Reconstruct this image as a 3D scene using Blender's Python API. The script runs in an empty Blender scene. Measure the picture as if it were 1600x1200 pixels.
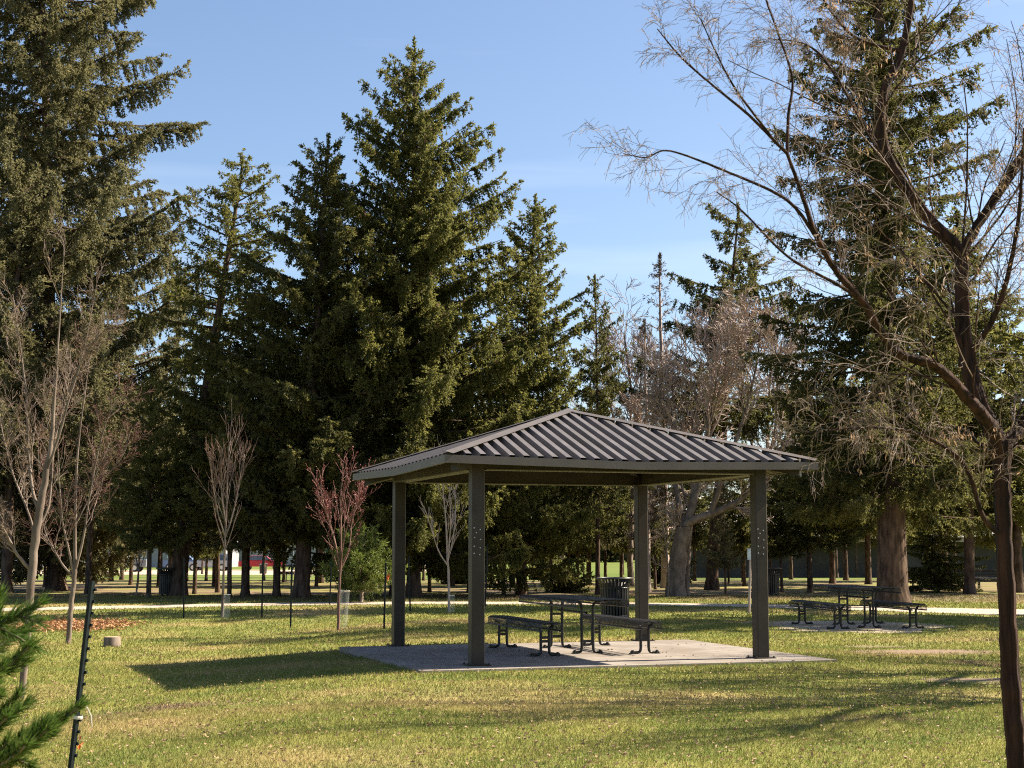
import bpy, math, random
import numpy as np
from mathutils import Vector
scene = bpy.context.scene
COL = scene.collection
R = math.radians

# ------------------------------------------------------------------ camera
F_PX, PITCH, EYE = 2353.6, 0.1083, 1.5
cd = bpy.data.cameras.new('camera'); cam = bpy.data.objects.new('camera', cd); COL.objects.link(cam)
cam.location = (0, 0, EYE); cam.rotation_euler = (math.pi/2 + PITCH, 0, 0)
cd.sensor_width = 36; cd.lens = F_PX/1600*36; cd.clip_start = 0.1; cd.clip_end = 3000
cd.dof.use_dof = True; cd.dof.focus_distance = 28; cd.dof.aperture_fstop = 10.0
scene.camera = cam
# ------------------------------------------------------------------ world and sun
SUN_AZ, SUN_EL = R(74), R(40.5)          # from the right, a little behind the grove
w = bpy.data.worlds.new('World'); scene.world = w; w.use_nodes = True
nt = w.node_tree; nt.nodes.clear()
out = nt.nodes.new('ShaderNodeOutputWorld'); bg = nt.nodes.new('ShaderNodeBackground')
sky = nt.nodes.new('ShaderNodeTexSky'); sky.sky_type = 'NISHITA'; sky.sun_disc = False
sky.sun_elevation = SUN_EL; sky.sun_rotation = SUN_AZ; sky.altitude = 600
sky.air_density = 1.0; sky.dust_density = 2.2; sky.ozone_density = 2.6
tc = nt.nodes.new('ShaderNodeTexCoord'); mp = nt.nodes.new('ShaderNodeMapping'); mp.inputs['Scale'].default_value = (1.2, 1.2, 14)
cn = nt.nodes.new('ShaderNodeTexNoise'); cn.inputs['Scale'].default_value = 1.6; cn.inputs['Detail'].default_value = 5
cr = nt.nodes.new('ShaderNodeValToRGB'); cr.color_ramp.elements[0].position = .52; cr.color_ramp.elements[1].position = .85
cr.color_ramp.elements[1].color = (.28, .28, .28, 1)
mx = nt.nodes.new('ShaderNodeMixRGB'); mx.inputs[2].default_value = (7.5, 7.8, 8.4, 1)
bg.inputs[1].default_value = 0.06
L_ = nt.links.new
L_(tc.outputs['Generated'], mp.inputs[0]); L_(mp.outputs[0], cn.inputs[0]); L_(cn.outputs[0], cr.inputs[0])
L_(cr.outputs[0], mx.inputs[0]); L_(sky.outputs[0], mx.inputs[1]); L_(mx.outputs[0], bg.inputs[0]); L_(bg.outputs[0], out.inputs[0])
sl = bpy.data.lights.new('sun', 'SUN'); sun = bpy.data.objects.new('sun', sl); COL.objects.link(sun)
sl.energy = 5.0; sl.angle = R(.5); sl.color = (1, .87, .68)
sd = Vector((math.sin(SUN_AZ)*math.cos(SUN_EL), math.cos(SUN_AZ)*math.cos(SUN_EL), math.sin(SUN_EL)))
sun.rotation_euler = sd.to_track_quat('Z', 'Y').to_euler(); sun.location = (30, 30, 40)
vs = scene.view_settings
vs.view_transform = 'Standard'; vs.look = 'None'; vs.gamma = 1; vs.exposure = 1.72
scene.cycles.use_denoising = False; scene.cycles.filter_width = 1.1; scene.cycles.max_bounces = 6; scene.cycles.transparent_max_bounces = 12
scene.cycles.caustics_reflective = False; scene.cycles.caustics_refractive = False

# ------------------------------------------------------------------ places: a pixel of the survey photograph to a point of the park
def gz(x, y):
    x, y = np.asarray(x, float), np.asarray(y, float)
    t = np.clip((y - 60)/70, 0, 1); a = np.clip((-x - 1.0)/5.0, 0, 1); b = np.clip((36 - y)/8, 0, 1)   # the pavilion stands on a slight rise
    return -0.7*t*t*(3 - 2*t) - .23*a*a*(3 - 2*a)*b*b*(3 - 2*b)
def ray(px, py):
    x, u = (px - 800)/F_PX, (600 - py)/F_PX
    c, s = math.cos(PITCH), math.sin(PITCH)
    return np.array([x, c - u*s, s + u*c])
def ground(px, py):
    d = ray(px, py); z = 0.0
    for _ in range(30):
        t = (z - EYE)/d[2]; z = .5*z + .5*float(gz(d[0]*t, d[1]*t))
    return np.array([d[0]*t, d[1]*t, float(gz(d[0]*t, d[1]*t))])
def at(px, py, Y):
    d = ray(px, py); t = Y/d[1]
    return np.array([d[0]*t, Y, EYE + d[2]*t])

# ------------------------------------------------------------------ materials
def node_mat(name):
    m = bpy.data.materials.new(name); m.use_nodes = True
    n = m.node_tree.nodes; return m, n, m.node_tree.links, n['Principled BSDF']
def noise_mat(name, c1, c2, scale=6, rough=.8, stretch=(1, 1, 1), detail=4, bump=0.0, spec=.3, metal=0, lo=.35, hi=.65, c3=None, scale3=1.0):
    m, n, l, p = node_mat(name)
    t = n.new('ShaderNodeTexCoord'); mpn = n.new('ShaderNodeMapping'); mpn.inputs['Scale'].default_value = stretch
    no = n.new('ShaderNodeTexNoise'); no.inputs['Scale'].default_value = scale; no.inputs['Detail'].default_value = detail
    r = n.new('ShaderNodeValToRGB'); r.color_ramp.elements[0].position = lo; r.color_ramp.elements[1].position = hi
    r.color_ramp.elements[0].color = (*c1, 1); r.color_ramp.elements[1].color = (*c2, 1)
    l.new(t.outputs['Object'], mpn.inputs[0]); l.new(mpn.outputs[0], no.inputs[0]); l.new(no.outputs[0], r.inputs[0])
    colour = r.outputs[0]
    if c3:
        n3 = n.new('ShaderNodeTexNoise'); n3.inputs['Scale'].default_value = scale3; n3.inputs['Detail'].default_value = 3
        r3 = n.new('ShaderNodeValToRGB'); r3.color_ramp.elements[0].position = .45; r3.color_ramp.elements[1].position = .68
        m3 = n.new('ShaderNodeMixRGB'); m3.inputs[2].default_value = (*c3, 1)
        l.new(t.outputs['Object'], n3.inputs[0]); l.new(n3.outputs[0], r3.inputs[0]); l.new(r3.outputs[0], m3.inputs[0]); l.new(colour, m3.inputs[1]); colour = m3.outputs[0]
    l.new(colour, p.inputs['Base Color'])
    p.inputs['Roughness'].default_value = rough; p.inputs['Metallic'].default_value = metal
    p.inputs['Specular IOR Level'].default_value = spec
    if bump:
        b = n.new('ShaderNodeBump'); b.inputs['Strength'].default_value = bump; b.inputs['Distance'].default_value = .03
        l.new(no.outputs[0], b.inputs['Height']); l.new(b.outputs[0], p.inputs['Normal'])
    return m
def leaf_mat(name, c1, c2, c3, trans=.3, scale=1.3, fine=14):
    """needles: clumps of older and younger growth, a little light passing through"""
    m, n, l, p = node_mat(name)
    t = n.new('ShaderNodeTexCoord')
    a = n.new('ShaderNodeTexNoise'); a.inputs['Scale'].default_value = scale; a.inputs['Detail'].default_value = 3
    f = n.new('ShaderNodeTexNoise'); f.inputs['Scale'].default_value = fine; f.inputs['Detail'].default_value = 1
    ra = n.new('ShaderNodeValToRGB'); ra.color_ramp.elements[0].position = .38; ra.color_ramp.elements[1].position = .62
    ra.color_ramp.elements[0].color = (*c1, 1); ra.color_ramp.elements[1].color = (*c2, 1)
    rf = n.new('ShaderNodeValToRGB'); rf.color_ramp.elements[0].position = .5; rf.color_ramp.elements[1].position = .72
    mxn = n.new('ShaderNodeMixRGB'); mxn.inputs[2].default_value = (*c3, 1)
    for q in (a, f): l.new(t.outputs['Object'], q.inputs[0])
    l.new(a.outputs[0], ra.inputs[0]); l.new(f.outputs[0], rf.inputs[0]); l.new(rf.outputs[0], mxn.inputs[0]); l.new(ra.outputs[0], mxn.inputs[1])
    l.new(mxn.outputs[0], p.inputs['Base Color']); p.inputs['Roughness'].default_value = .6; p.inputs['Specular IOR Level'].default_value = .25
    tr = n.new('ShaderNodeBsdfTranslucent'); l.new(mxn.outputs[0], tr.inputs[0])
    ms = n.new('ShaderNodeMixShader'); ms.inputs[0].default_value = trans
    l.new(p.outputs[0], ms.inputs[1]); l.new(tr.outputs[0], ms.inputs[2]); l.new(ms.outputs[0], n['Material Output'].inputs[0])
    return m
def plain(name, c, rough=.5, metal=0, spec=.5):
    return noise_mat(name, tuple(v*.82 for v in c), tuple(min(1, v*1.12) for v in c), 9, rough, metal=metal, spec=spec)

def lawn_mat(name, trans=0.0):
    """mown spring lawn: green shoots, straw, a few bare patches; in park coordinates"""
    m, n, l, p = node_mat(name)
    g = n.new('ShaderNodeNewGeometry')
    def nz(scale, det=3, off=0):
        q = n.new('ShaderNodeTexNoise'); q.inputs['Scale'].default_value = scale; q.inputs['Detail'].default_value = det
        mm = n.new('ShaderNodeMapping'); mm.inputs['Location'].default_value = (off, off*.7, 0); mm.inputs['Scale'].default_value = (.8, 1, 1)
        l.new(g.outputs['Position'], mm.inputs[0]); l.new(mm.outputs[0], q.inputs[0]); return q.outputs[0]
    def ramp(v, a, b):
        r = n.new('ShaderNodeValToRGB'); r.color_ramp.elements[0].position = a; r.color_ramp.elements[1].position = b; l.new(v, r.inputs[0]); return r.outputs[0]
    def mix(f, a, b):
        q = n.new('ShaderNodeMixRGB'); l.new(f, q.inputs[0])
        for k, v in ((1, a), (2, b)):
            if isinstance(v, tuple): q.inputs[k].default_value = (*v, 1)
            else: l.new(v, q.inputs[k])
        return q.outputs[0]
    green = mix(ramp(nz(1.1, 4), .35, .65), (.108, .146, .030), (.200, .205, .050))
    fine = mix(ramp(nz(22, 3, 5), .48, .72), green, (.27, .23, .085))
    straw = mix(ramp(nz(.33, 6, 11), .51, .68), fine, (.33, .255, .115))
    speck = mix(ramp(nz(60, 2, 3), .62, .72), straw, (.36, .29, .17))
    bare = mix(ramp(nz(.52, 5, 31), .62, .72), speck, (.16, .115, .072))
    sy = n.new('ShaderNodeSeparateXYZ'); l.new(g.outputs['Position'], sy.inputs[0]); gr = n.new('ShaderNodeMapRange'); gr.inputs[1].default_value = 41.5; gr.inputs[2].default_value = 46; l.new(sy.outputs[1], gr.inputs[0])
    mu_ = n.new('ShaderNodeMath'); mu_.operation = 'MULTIPLY'; l.new(gr.outputs[0], mu_.inputs[0]); l.new(ramp(nz(.4, 5, 61), .38, .58), mu_.inputs[1])
    bare = mix(mu_.outputs[0], bare, (.17, .125, .075))
    sx = n.new('ShaderNodeSeparateXYZ'); l.new(g.outputs['Position'], sx.inputs[0]); mr = n.new('ShaderNodeMapRange'); mr.inputs[1].default_value = 66; mr.inputs[2].default_value = 84
    l.new(sx.outputs[1], mr.inputs[0]); bare = mix(mr.outputs[0], bare, mix(ramp(nz(.12, 4, 7), .4, .7), (.09, .13, .024), (.15, .165, .042)))
    l.new(bare, p.inputs['Base Color']); p.inputs['Roughness'].default_value = .9; p.inputs['Specular IOR Level'].default_value = .1
    if trans:
        tr = n.new('ShaderNodeBsdfTranslucent'); l.new(bare, tr.inputs[0]); ms = n.new('ShaderNodeMixShader'); ms.inputs[0].default_value = trans
        l.new(p.outputs[0], ms.inputs[1]); l.new(tr.outputs[0], ms.inputs[2]); l.new(ms.outputs[0], n['Material Output'].inputs[0])
    return m

M = {}
M['lawn'] = lawn_mat('lawn'); M['blade'] = lawn_mat('grass_blade', .35)
M['needle'] = leaf_mat('spruce_needles', (.072, .084, .023), (.158, .160, .045), (.245, .225, .07), .58)
M['needle_dark'] = leaf_mat('dark_spruce_needles', (.055, .065, .022), (.125, .124, .040), (.20, .18, .06), .55)
M['needle_blue'] = leaf_mat('grey_green_needles', (.088, .092, .044), (.18, .17, .082), (.27, .24, .112), .5)
M['needle_brown'] = leaf_mat('bare_larch_shoots', (.105, .080, .060), (.135, .108, .082), (.15, .12, .09), .1)
M['pine'] = leaf_mat('young_pine_needles', (.095, .135, .025), (.15, .19, .04), (.2, .22, .06), .35)
M['pine_near'] = leaf_mat('fresh_pine_needles', (.05, .10, .016), (.085, .145, .028), (.15, .19, .05), .35, 6, 40)
M['cone'] = plain('spruce_cones', (.23, .13, .065), .8)
M['bark'] = noise_mat('spruce_bark', (.036, .025, .019), (.125, .086, .064), 9, .95, (1, 1, .28), 5, .7, .1)
M['bark_grey'] = noise_mat('grey_bark', (.11, .085, .07), (.27, .215, .175), 10, .9, (1, 1, .3), 5, .6, .15)
M['bark_red'] = noise_mat('red_brown_bark', (.010, .0065, .005), (.055, .027, .018), 26, .9, (1, 1, .07), 6, 1.0, .2)
M['bark_pale'] = noise_mat('pale_smooth_bark', (.10, .077, .062), (.20, .16, .132), 7, .8, (1, 1, .5), 4, .3, .2)
M['twig'] = plain('tan_twigs', (.19, .135, .10), .75)
M['twig_grey'] = plain('purple_grey_twigs', (.36, .28, .24), .8)
M['twig_red'] = plain('reddish_twigs', (.14, .07, .05), .7); M['twig_plum'] = plain('deep_red_twigs', (.15, .045, .035), .7)
M['bud_red'] = plain('dark_red_leaf_buds', (.2, .042, .038), .6)
M['key'] = leaf_mat('dry_seed_keys', (.36, .23, .13), (.46, .32, .2), (.5, .36, .24), .4, 5, 30)
M['bronze'] = noise_mat('bronze_painted_steel', (.020, .0138, .0092), (.029, .0205, .0138), 4, .45, spec=.35, c3=(.036, .029, .022), scale3=2.5)
M['roof'] = noise_mat('brown_metal_roofing', (.088, .080, .081), (.118, .107, .107), 3, .5, (1, 1, 1), 5, spec=.4, c3=(.088, .078, .072), scale3=2.2)
M['fascia'] = noise_mat('brown_metal_fascia', (.085, .072, .063), (.105, .09, .079), 3, .45, spec=.4)
M['soffit'] = noise_mat('roof_underside', (.13, .11, .085), (.17, .14, .11), 3, .6)
M['bolt'] = plain('zinc_screw_heads', (.42, .43, .44), .35, .6)
M['concrete'] = noise_mat('concrete_slab', (.18, .16, .145), (.26, .232, .208), 2.6, .85, detail=9, bump=.08, c3=(.17, .145, .12), scale3=.9)
M['path'] = noise_mat('pale_path', (.33, .265, .212), (.41, .34, .28), 3, .9, detail=6, c3=(.37, .315, .255), scale3=.7)
M['gravel'] = noise_mat('trodden_gravel', (.24, .19, .14), (.37, .31, .25), 16, .95, detail=6, c3=(.2, .17, .09), scale3=.9)
M['dirt'] = noise_mat('bare_soil', (.13, .088, .055), (.23, .165, .11), 12, .95, detail=6, c3=(.15, .15, .05), scale3=1.1)
M['tan_ground'] = noise_mat('tan_gravel_lot', (.36, .285, .205), (.44, .36, .27), .4, .95, detail=6)
M['black'] = noise_mat('black_coated_steel', (.010, .0095, .009), (.017, .016, .015), 6, .38, spec=.4)
M['black_worn'] = noise_mat('worn_dark_coated_steel', (.022, .021, .02), (.042, .039, .037), 5, .42, spec=.5)
M['post_green'] = noise_mat('dark_green_post_paint', (.004, .008, .010), (.007, .012, .014), 5, .5, spec=.2)
M['leaf_dry'] = leaf_mat('dry_leaves', (.18, .11, .06), (.32, .22, .125), (.44, .33, .2), .2, 3, 60)
M['leaf_orange'] = leaf_mat('rusty_fallen_leaves', (.26, .125, .055), (.38, .20, .09), (.48, .31, .16), .15, 3, 20)
M['stump_wood'] = noise_mat('cut_wood', (.36, .26, .16), (.47, .36, .24), 8, .9)
M['white'] = plain('white_paint', (.7, .7, .68), .5)
M['orange'] = plain('orange_tape', (.85, .16, .03), .6)
M['tape'] = plain('pale_tie_strap', (.5, .48, .42), .6)

# ------------------------------------------------------------------ mesh tools
class MB:
    def __init__(s): s.v = []; s.f = []; s.n = 0
    def add(s, V, Fc, mi=0):
        V = np.asarray(V, float).reshape(-1, 3); Fc = np.asarray(Fc, np.int64)
        s.v.append(V); s.f.append((Fc + s.n, mi)); s.n += len(V)
    def box(s, c, size, rot=0.0, mi=0):
        x, y, z = [v/2 for v in size]
        V = np.array([[-x,-y,-z],[x,-y,-z],[x,y,-z],[-x,y,-z],[-x,-y,z],[x,-y,z],[x,y,z],[-x,y,z]])
        ca, sa = math.cos(rot), math.sin(rot)
        V = np.stack([V[:,0]*ca - V[:,1]*sa, V[:,0]*sa + V[:,1]*ca, V[:,2]], 1) + np.asarray(c)
        s.add(V, [[3,2,1,0],[4,5,6,7],[0,1,5,4],[1,2,6,5],[2,3,7,6],[3,0,4,7]], mi)
    def hexa(s, V, mi=0): s.add(V, [[3,2,1,0],[4,5,6,7],[0,1,5,4],[1,2,6,5],[2,3,7,6],[3,0,4,7]], mi)
    def tubes(s, P, Rr, sides=4, mi=0, cap=False):
        P = np.asarray(P, float)
        if P.ndim == 2: P = P[None]; Rr = np.asarray(Rr, float)[None]
        Rr = np.asarray(Rr, float); B, N, _ = P.shape
        T = np.gradient(P, axis=1); T /= np.linalg.norm(T, axis=2, keepdims=True) + 1e-9
        mean = np.abs(T).mean(1); ref = np.zeros((B, 3)); ref[np.arange(B), mean.argmin(1)] = 1
        U = np.cross(T, ref[:, None, :]); U /= np.linalg.norm(U, axis=2, keepdims=True) + 1e-9
        W = np.cross(T, U)
        a = np.arange(sides)*2*math.pi/sides
        V = P[:, :, None, :] + Rr[:, :, None, None]*(U[:, :, None, :]*np.cos(a)[None, None, :, None] + W[:, :, None, :]*np.sin(a)[None, None, :, None])
        idx = np.arange(B*N*sides).reshape(B, N, sides); nx = np.roll(idx, -1, axis=2)
        Q = np.stack([idx[:, :-1], nx[:, :-1], nx[:, 1:], idx[:, 1:]], -1).reshape(-1, 4)
        base = s.n; s.add(V, Q, mi)
        if cap:
            for b in range(B):
                for k, rev in ((0, True), (N - 1, False)):
                    ring = idx[b, k] ; ring = ring[::-1] if rev else ring
                    c = V[b, k].mean(0); s.add(np.vstack([V[b, k][::-1] if rev else V[b, k], c]), [[i, (i + 1) % sides, sides] for i in range(sides)], mi)
    def kites(s, P, D, Ln, Wd, rng, mi=0, fold=.25):
        """small leaf-shaped faces at P along D"""
        n = len(P); r = rng.normal(size=(n, 3)); S = np.cross(D, r); S /= np.linalg.norm(S, axis=1, keepdims=True) + 1e-9
        Nn = np.cross(D, S)
        Ln = np.broadcast_to(Ln, n)[:, None]; Wd = np.broadcast_to(Wd, n)[:, None]
        V = np.stack([P, P + D*Ln*.45 + S*Wd*.5 + Nn*Wd*fold, P + D*Ln, P + D*Ln*.45 - S*Wd*.5 + Nn*Wd*fold], 1)
        s.add(V.reshape(-1, 3), np.arange(4*n).reshape(n, 4), mi)
    def lathe(s, prof, sides=24, c=(0, 0, 0), mi=0):
        a = np.arange(sides)*2*math.pi/sides
        V = np.array([[r*math.cos(t) + c[0], r*math.sin(t) + c[1], z + c[2]] for r, z in prof for t in a])
        k = len(prof); idx = np.arange(k*sides).reshape(k, sides); nx = np.roll(idx, -1, 1)
        s.add(V, np.stack([idx[:-1], nx[:-1], nx[1:], idx[1:]], -1).reshape(-1, 4), mi)
    def mesh(s, name, mats, smooth=False):
        me = bpy.data.meshes.new(name)
        V = np.concatenate(s.v).astype(np.float32)
        loops = np.concatenate([f.reshape(-1) for f, _ in s.f]).astype(np.int32)
        tot = np.concatenate([np.full(len(f), f.shape[1]) for f, _ in s.f]).astype(np.int32)
        mi = np.concatenate([np.full(len(f), m) for f, m in s.f]).astype(np.int32)
        st = np.concatenate([[0], np.cumsum(tot)[:-1]]).astype(np.int32)
        me.vertices.add(len(V)); me.vertices.foreach_set('co', V.ravel())
        me.loops.add(len(loops)); me.loops.foreach_set('vertex_index', loops)
        me.polygons.add(len(tot)); me.polygons.foreach_set('loop_start', st); me.polygons.foreach_set('loop_total', tot)
        for m in (mats if isinstance(mats, (list, tuple)) else [mats]): me.materials.append(m)
        me.polygons.foreach_set('material_index', mi)
        me.polygons.foreach_set('use_smooth', np.full(len(tot), smooth))
        me.update(calc_edges=True); return me
    def build(s, name, mats, parent=None, smooth=False):
        o = bpy.data.objects.new(name, s.mesh(name, mats, smooth)); COL.objects.link(o)
        if parent: o.parent = parent
        return o
def tag(o, label=None, cat=None, group=None, kind=None):
    for k, v in (('label', label), ('category', cat), ('group', group), ('kind', kind)):
        if v: o[k] = v
    return o
def thing(name, label, cat, loc=(0, 0, 0), rz=0.0, group=None):
    o = bpy.data.objects.new(name, None); COL.objects.link(o); o.empty_display_size = .2
    o.location = tuple(float(v) for v in loc); o.rotation_euler = (0, 0, rz); return tag(o, label, cat, group)
def dup(root, loc, rz=0.0, label=None, scale=(1, 1, 1), group=None, tilt=(0, 0)):
    r = root.copy(); COL.objects.link(r); r.location = tuple(float(v) for v in loc); r.rotation_euler = (tilt[0], tilt[1], rz); r.scale = scale
    if label: r['label'] = label
    if group: r['group'] = group
    for ch in root.children:
        c = ch.copy(); COL.objects.link(c); c.parent = r
        for g in ch.children:
            d = g.copy(); COL.objects.link(d); d.parent = c
    return r
def unit(v): return v/(np.linalg.norm(v, axis=-1, keepdims=True) + 1e-9)

# ------------------------------------------------------------------ ground, path, pads
def sheet(name, xs, ys, mat_, dz=0.0):
    X, Y = np.meshgrid(xs, ys); V = np.stack([X, Y, gz(X, Y) + dz], -1).reshape(-1, 3)
    idx = np.arange(len(xs)*len(ys)).reshape(len(ys), len(xs))
    Q = np.stack([idx[:-1, :-1], idx[:-1, 1:], idx[1:, 1:], idx[1:, :-1]], -1).reshape(-1, 4)
    m = MB(); m.add(V, Q); return tag(m.build(name, mat_), kind='structure')
sheet('lawn', np.concatenate([[-1500, -300], np.linspace(-90, -12, 12), np.linspace(-11, 11, 45), np.linspace(12, 90, 12), [300, 1500]]), np.concatenate([[-60, 0], np.linspace(5, 45, 41), np.linspace(48, 150, 30), [300, 2500]]), M['lawn'])
def strip(name, pts, mat_, dz):
    """a band given as (x, near y, far y), smoothed along x"""
    pts = np.array(pts, float); xs = np.linspace(pts[0, 0], pts[-1, 0], 80)
    near = np.interp(xs, pts[:, 0], pts[:, 1]); far = np.interp(xs, pts[:, 0], pts[:, 2])
    k = np.ones(7)/7
    near = np.convolve(np.pad(near, 3, 'edge'), k, 'valid'); far = np.convolve(np.pad(far, 3, 'edge'), k, 'valid')
    rg = np.random.default_rng(4); near = near + rg.normal(0, .05, 80); far = far + rg.normal(0, .05, 80)
    V = np.concatenate([np.stack([xs, near, gz(xs, near) + dz], 1), np.stack([xs, far, gz(xs, far) + dz], 1)])
    m = MB(); m.add(V, [[i, i + 1, 81 + i, 80 + i] for i in range(79)]); return tag(m.build(name, mat_), kind='structure'), (xs, near, far)
PATH = [(-26, 32.6, 34.6), (-12.4, 35.6, 37.9), (-9.5, 37.6, 39.9), (-6.9, 39.4, 41.6), (-2.6, 40.6, 42.6), (1, 40.4, 42.3), (5, 38.9, 41.1), (7.5, 37.6, 40.2), (9.9, 34.9, 38.6), (11.8, 33.2, 37.4), (26, 27, 31)]
_, pathband = strip('path', PATH, M['path'], .008)
def blob(name, c, rx, ry, mat_, dz, seed, rot=0):
    rg = np.random.default_rng(seed); n = 48; a = np.arange(n)*2*math.pi/n
    k = 1 + .12*np.sin(a*3 + rg.uniform(0, 6)) + .09*np.sin(a*5 + rg.uniform(0, 6)) + rg.normal(0, .035, n)
    V = np.stack([c[0] + rx*k*np.cos(a)*math.cos(rot) - ry*k*np.sin(a)*math.sin(rot), c[1] + rx*k*np.cos(a)*math.sin(rot) + ry*k*np.sin(a)*math.cos(rot), np.full(n, dz)], 1)
    V[:, 2] += gz(V[:, 0], V[:, 1])
    m = MB(); m.add(np.vstack([V, [[c[0], c[1], dz + float(gz(c[0], c[1]))]]]), [[i, (i + 1) % n, n] for i in range(n)])
    return tag(m.build(name, mat_), kind='structure')
T2C = ground(1338, 979)
blob('dirt_pad', (T2C[0] - .1, T2C[1] + .1), 1.75, 2.3, M['gravel'], .006, 3)
pads = [(T2C[0] - .1, T2C[1] + .1, 1.7, 2.2)]
for i, (px, py, rx, ry) in enumerate([(1450, 1019, 1.15, .55), (1530, 1064, .7, .38), (1365, 1011, .5, .3)]):
    g_ = ground(px, py); blob('bare_soil', g_, rx, ry, M['dirt'], .005, 10 + i); pads.append((g_[0], g_[1], rx*.75, ry*.75))
mu = ground(1500, 936); blob('mulch_bed', (mu[0], mu[1] + .6), 4.4, 3.2, M['dirt'], .004, 21)
for i, (px, py, rx, ry) in enumerate([(560, 931, 2.6, 1.1), (90, 918, 3.0, 2.5), (660, 930, 2.4, 1.2), (280, 925, 3.5, 1.6), (815, 925, 2.6, 2), (1130, 925, 3.2, 2.2), (470, 928, 2.2, 1.6)]):
    g_ = ground(px, py); blob('needle_litter', g_, rx, ry, M['dirt'], .004 + .0006*i, 30 + i)
sheet('gravel_lot', np.linspace(-75, -8, 12), np.linspace(122, 152, 6), M['tan_ground'], .012)

# ------------------------------------------------------------------ pavilion
CX, CY, ROT = .812, 21.762, .3231
ca, sa = math.cos(ROT), math.sin(ROT)
def loc2w(a, b): return (CX + a*ca - b*sa, CY + a*sa + b*ca)
ped = MB()
slab = MB(); x0, x1, y0, y1 = -2.9, 2.81, -2.63, 2.05
slab.hexa([(x0,y0,-.15),(x1,y0,-.15),(x1,y1,-.15),(x0,y1,-.15),(x0+.01,y0+.01,.03),(x1-.01,y0+.01,.03),(x1-.01,y1-.01,.03),(x0+.01,y1-.01,.03)])
so = slab.build('concrete_slab', M['concrete']); so.location = (CX, CY, 0); so.rotation_euler = (0, 0, ROT); tag(so, kind='structure')
pav = thing('pavilion', 'open brown steel picnic pavilion with ribbed hip roof on four square posts', 'shelter', (CX, CY, .03), ROT)
S_, E_, HE, HA, DROP = 2.0, 2.58, 2.56, 3.38, .045
PW = .172
_q = MB(); _q.lathe([(.0105, 0), (.0085, .006), (.001, .007)], 8); SCREW = _q.mesh('screw_head', M['bolt'])
for k, (ax, ay) in enumerate([(-S_, -S_), (S_, -S_), (S_, S_), (-S_, S_)]):
    p = MB(); h = PW/2; b_ = .012                      # square tube with rolled corners
    ring = []
    for sx, sy in ((-1,-1),(1,-1),(1,1),(-1,1)):
        pts = [(sx*h, sy*(h-b_)), (sx*(h-b_), sy*h)]
        if sx*sy > 0: ring += pts
        else: ring += pts[::-1]
    n = len(ring); V = [(ax + x, ay + y, 0.012) for x, y in ring] + [(ax + x, ay + y, 2.66) for x, y in ring]
    p.add(V, [[i, (i+1) % n, n + (i+1) % n, n + i] for i in range(n)])
    po = p.build('post', M['bronze'], pav)
    q = MB(); q.box((ax, ay, .006), (.30, .30, .012))
    for sx in (-1, 1):
        for sy in (-1, 1): q.lathe([(.014, .012), (.014, .03), (.001, .03)], 6, (ax + sx*.125, ay + sy*.125, 0))
    q.build('base_plate', M['bronze'], po)
    if k in (0, 1):
        for i, (u, z) in enumerate([(-.06,1.72),(.02,1.70),(-.055,1.60),(.025,1.575),(-.06,1.49),(.02,1.47),(-.03,1.66),(-.06,1.40),(.015,1.385)]):
            for face in ((0, 1) if i < 7 else (0,)):
                o = bpy.data.objects.new('screw_head', SCREW); COL.objects.link(o); o.parent = po
                if face == 0: o.location = (ax + u, ay - h, z); o.rotation_euler = (math.pi/2, 0, 0)
                else: o.location = (ax + h, ay + u*.8, z - .03); o.rotation_euler = (0, math.pi/2, 0)
def beam(p, q, wd, z0, z1, name, mat_='bronze'):
    p, q = np.array(p), np.array(q); d = unit(q - p); nrm = np.array([-d[1], d[0]])*wd/2
    m = MB(); z0 = np.broadcast_to(z0, 2); z1 = np.broadcast_to(z1, 2)
    m.hexa([(*(p-nrm), z0[0]), (*(q-nrm), z0[1]), (*(q+nrm), z0[1]), (*(p+nrm), z0[0]), (*(p-nrm), z1[0]), (*(q-nrm), z1[1]), (*(q+nrm), z1[1]), (*(p+nrm), z1[0])])
    return m.build(name, M[mat_], pav)
g = PW/2 + .001
for (p, q) in [((-S_+g,-S_),(S_-g,-S_)), ((S_,-S_+g),(S_,S_-g)), ((S_-g,S_),(-S_+g,S_)), ((-S_,S_-g),(-S_,-S_+g))]:
    b = beam(p, q, .15, 2.47, 2.66, 'beam')
    d = unit(np.array(q) - np.array(p)); pp, qq = np.array(p) + d*.02, np.array(q) - d*.02
    nn = np.array([-d[1], d[0]])
    lip = MB(); mid = (pp + qq)/2; Ln = np.linalg.norm(qq - pp); an = math.atan2(d[1], d[0])
    lip.box((*mid, 2.462), (Ln, .21, .014), an); lo = lip.build('beam_flange', M['fascia'], b)
for sx, sy in ((-1,-1),(1,-1),(1,1),(-1,1)):                                # hip rafters from the posts to the peak
    zt = lambda r: HA - (HA - HE)*r/E_
    beam((sx*2.42, sy*2.42), (sx*.12, sy*.12), .1, [zt(2.42)-.19, zt(.12)-.19], [zt(2.42)-.035, zt(.12)-.035], 'hip_rafter')
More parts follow.
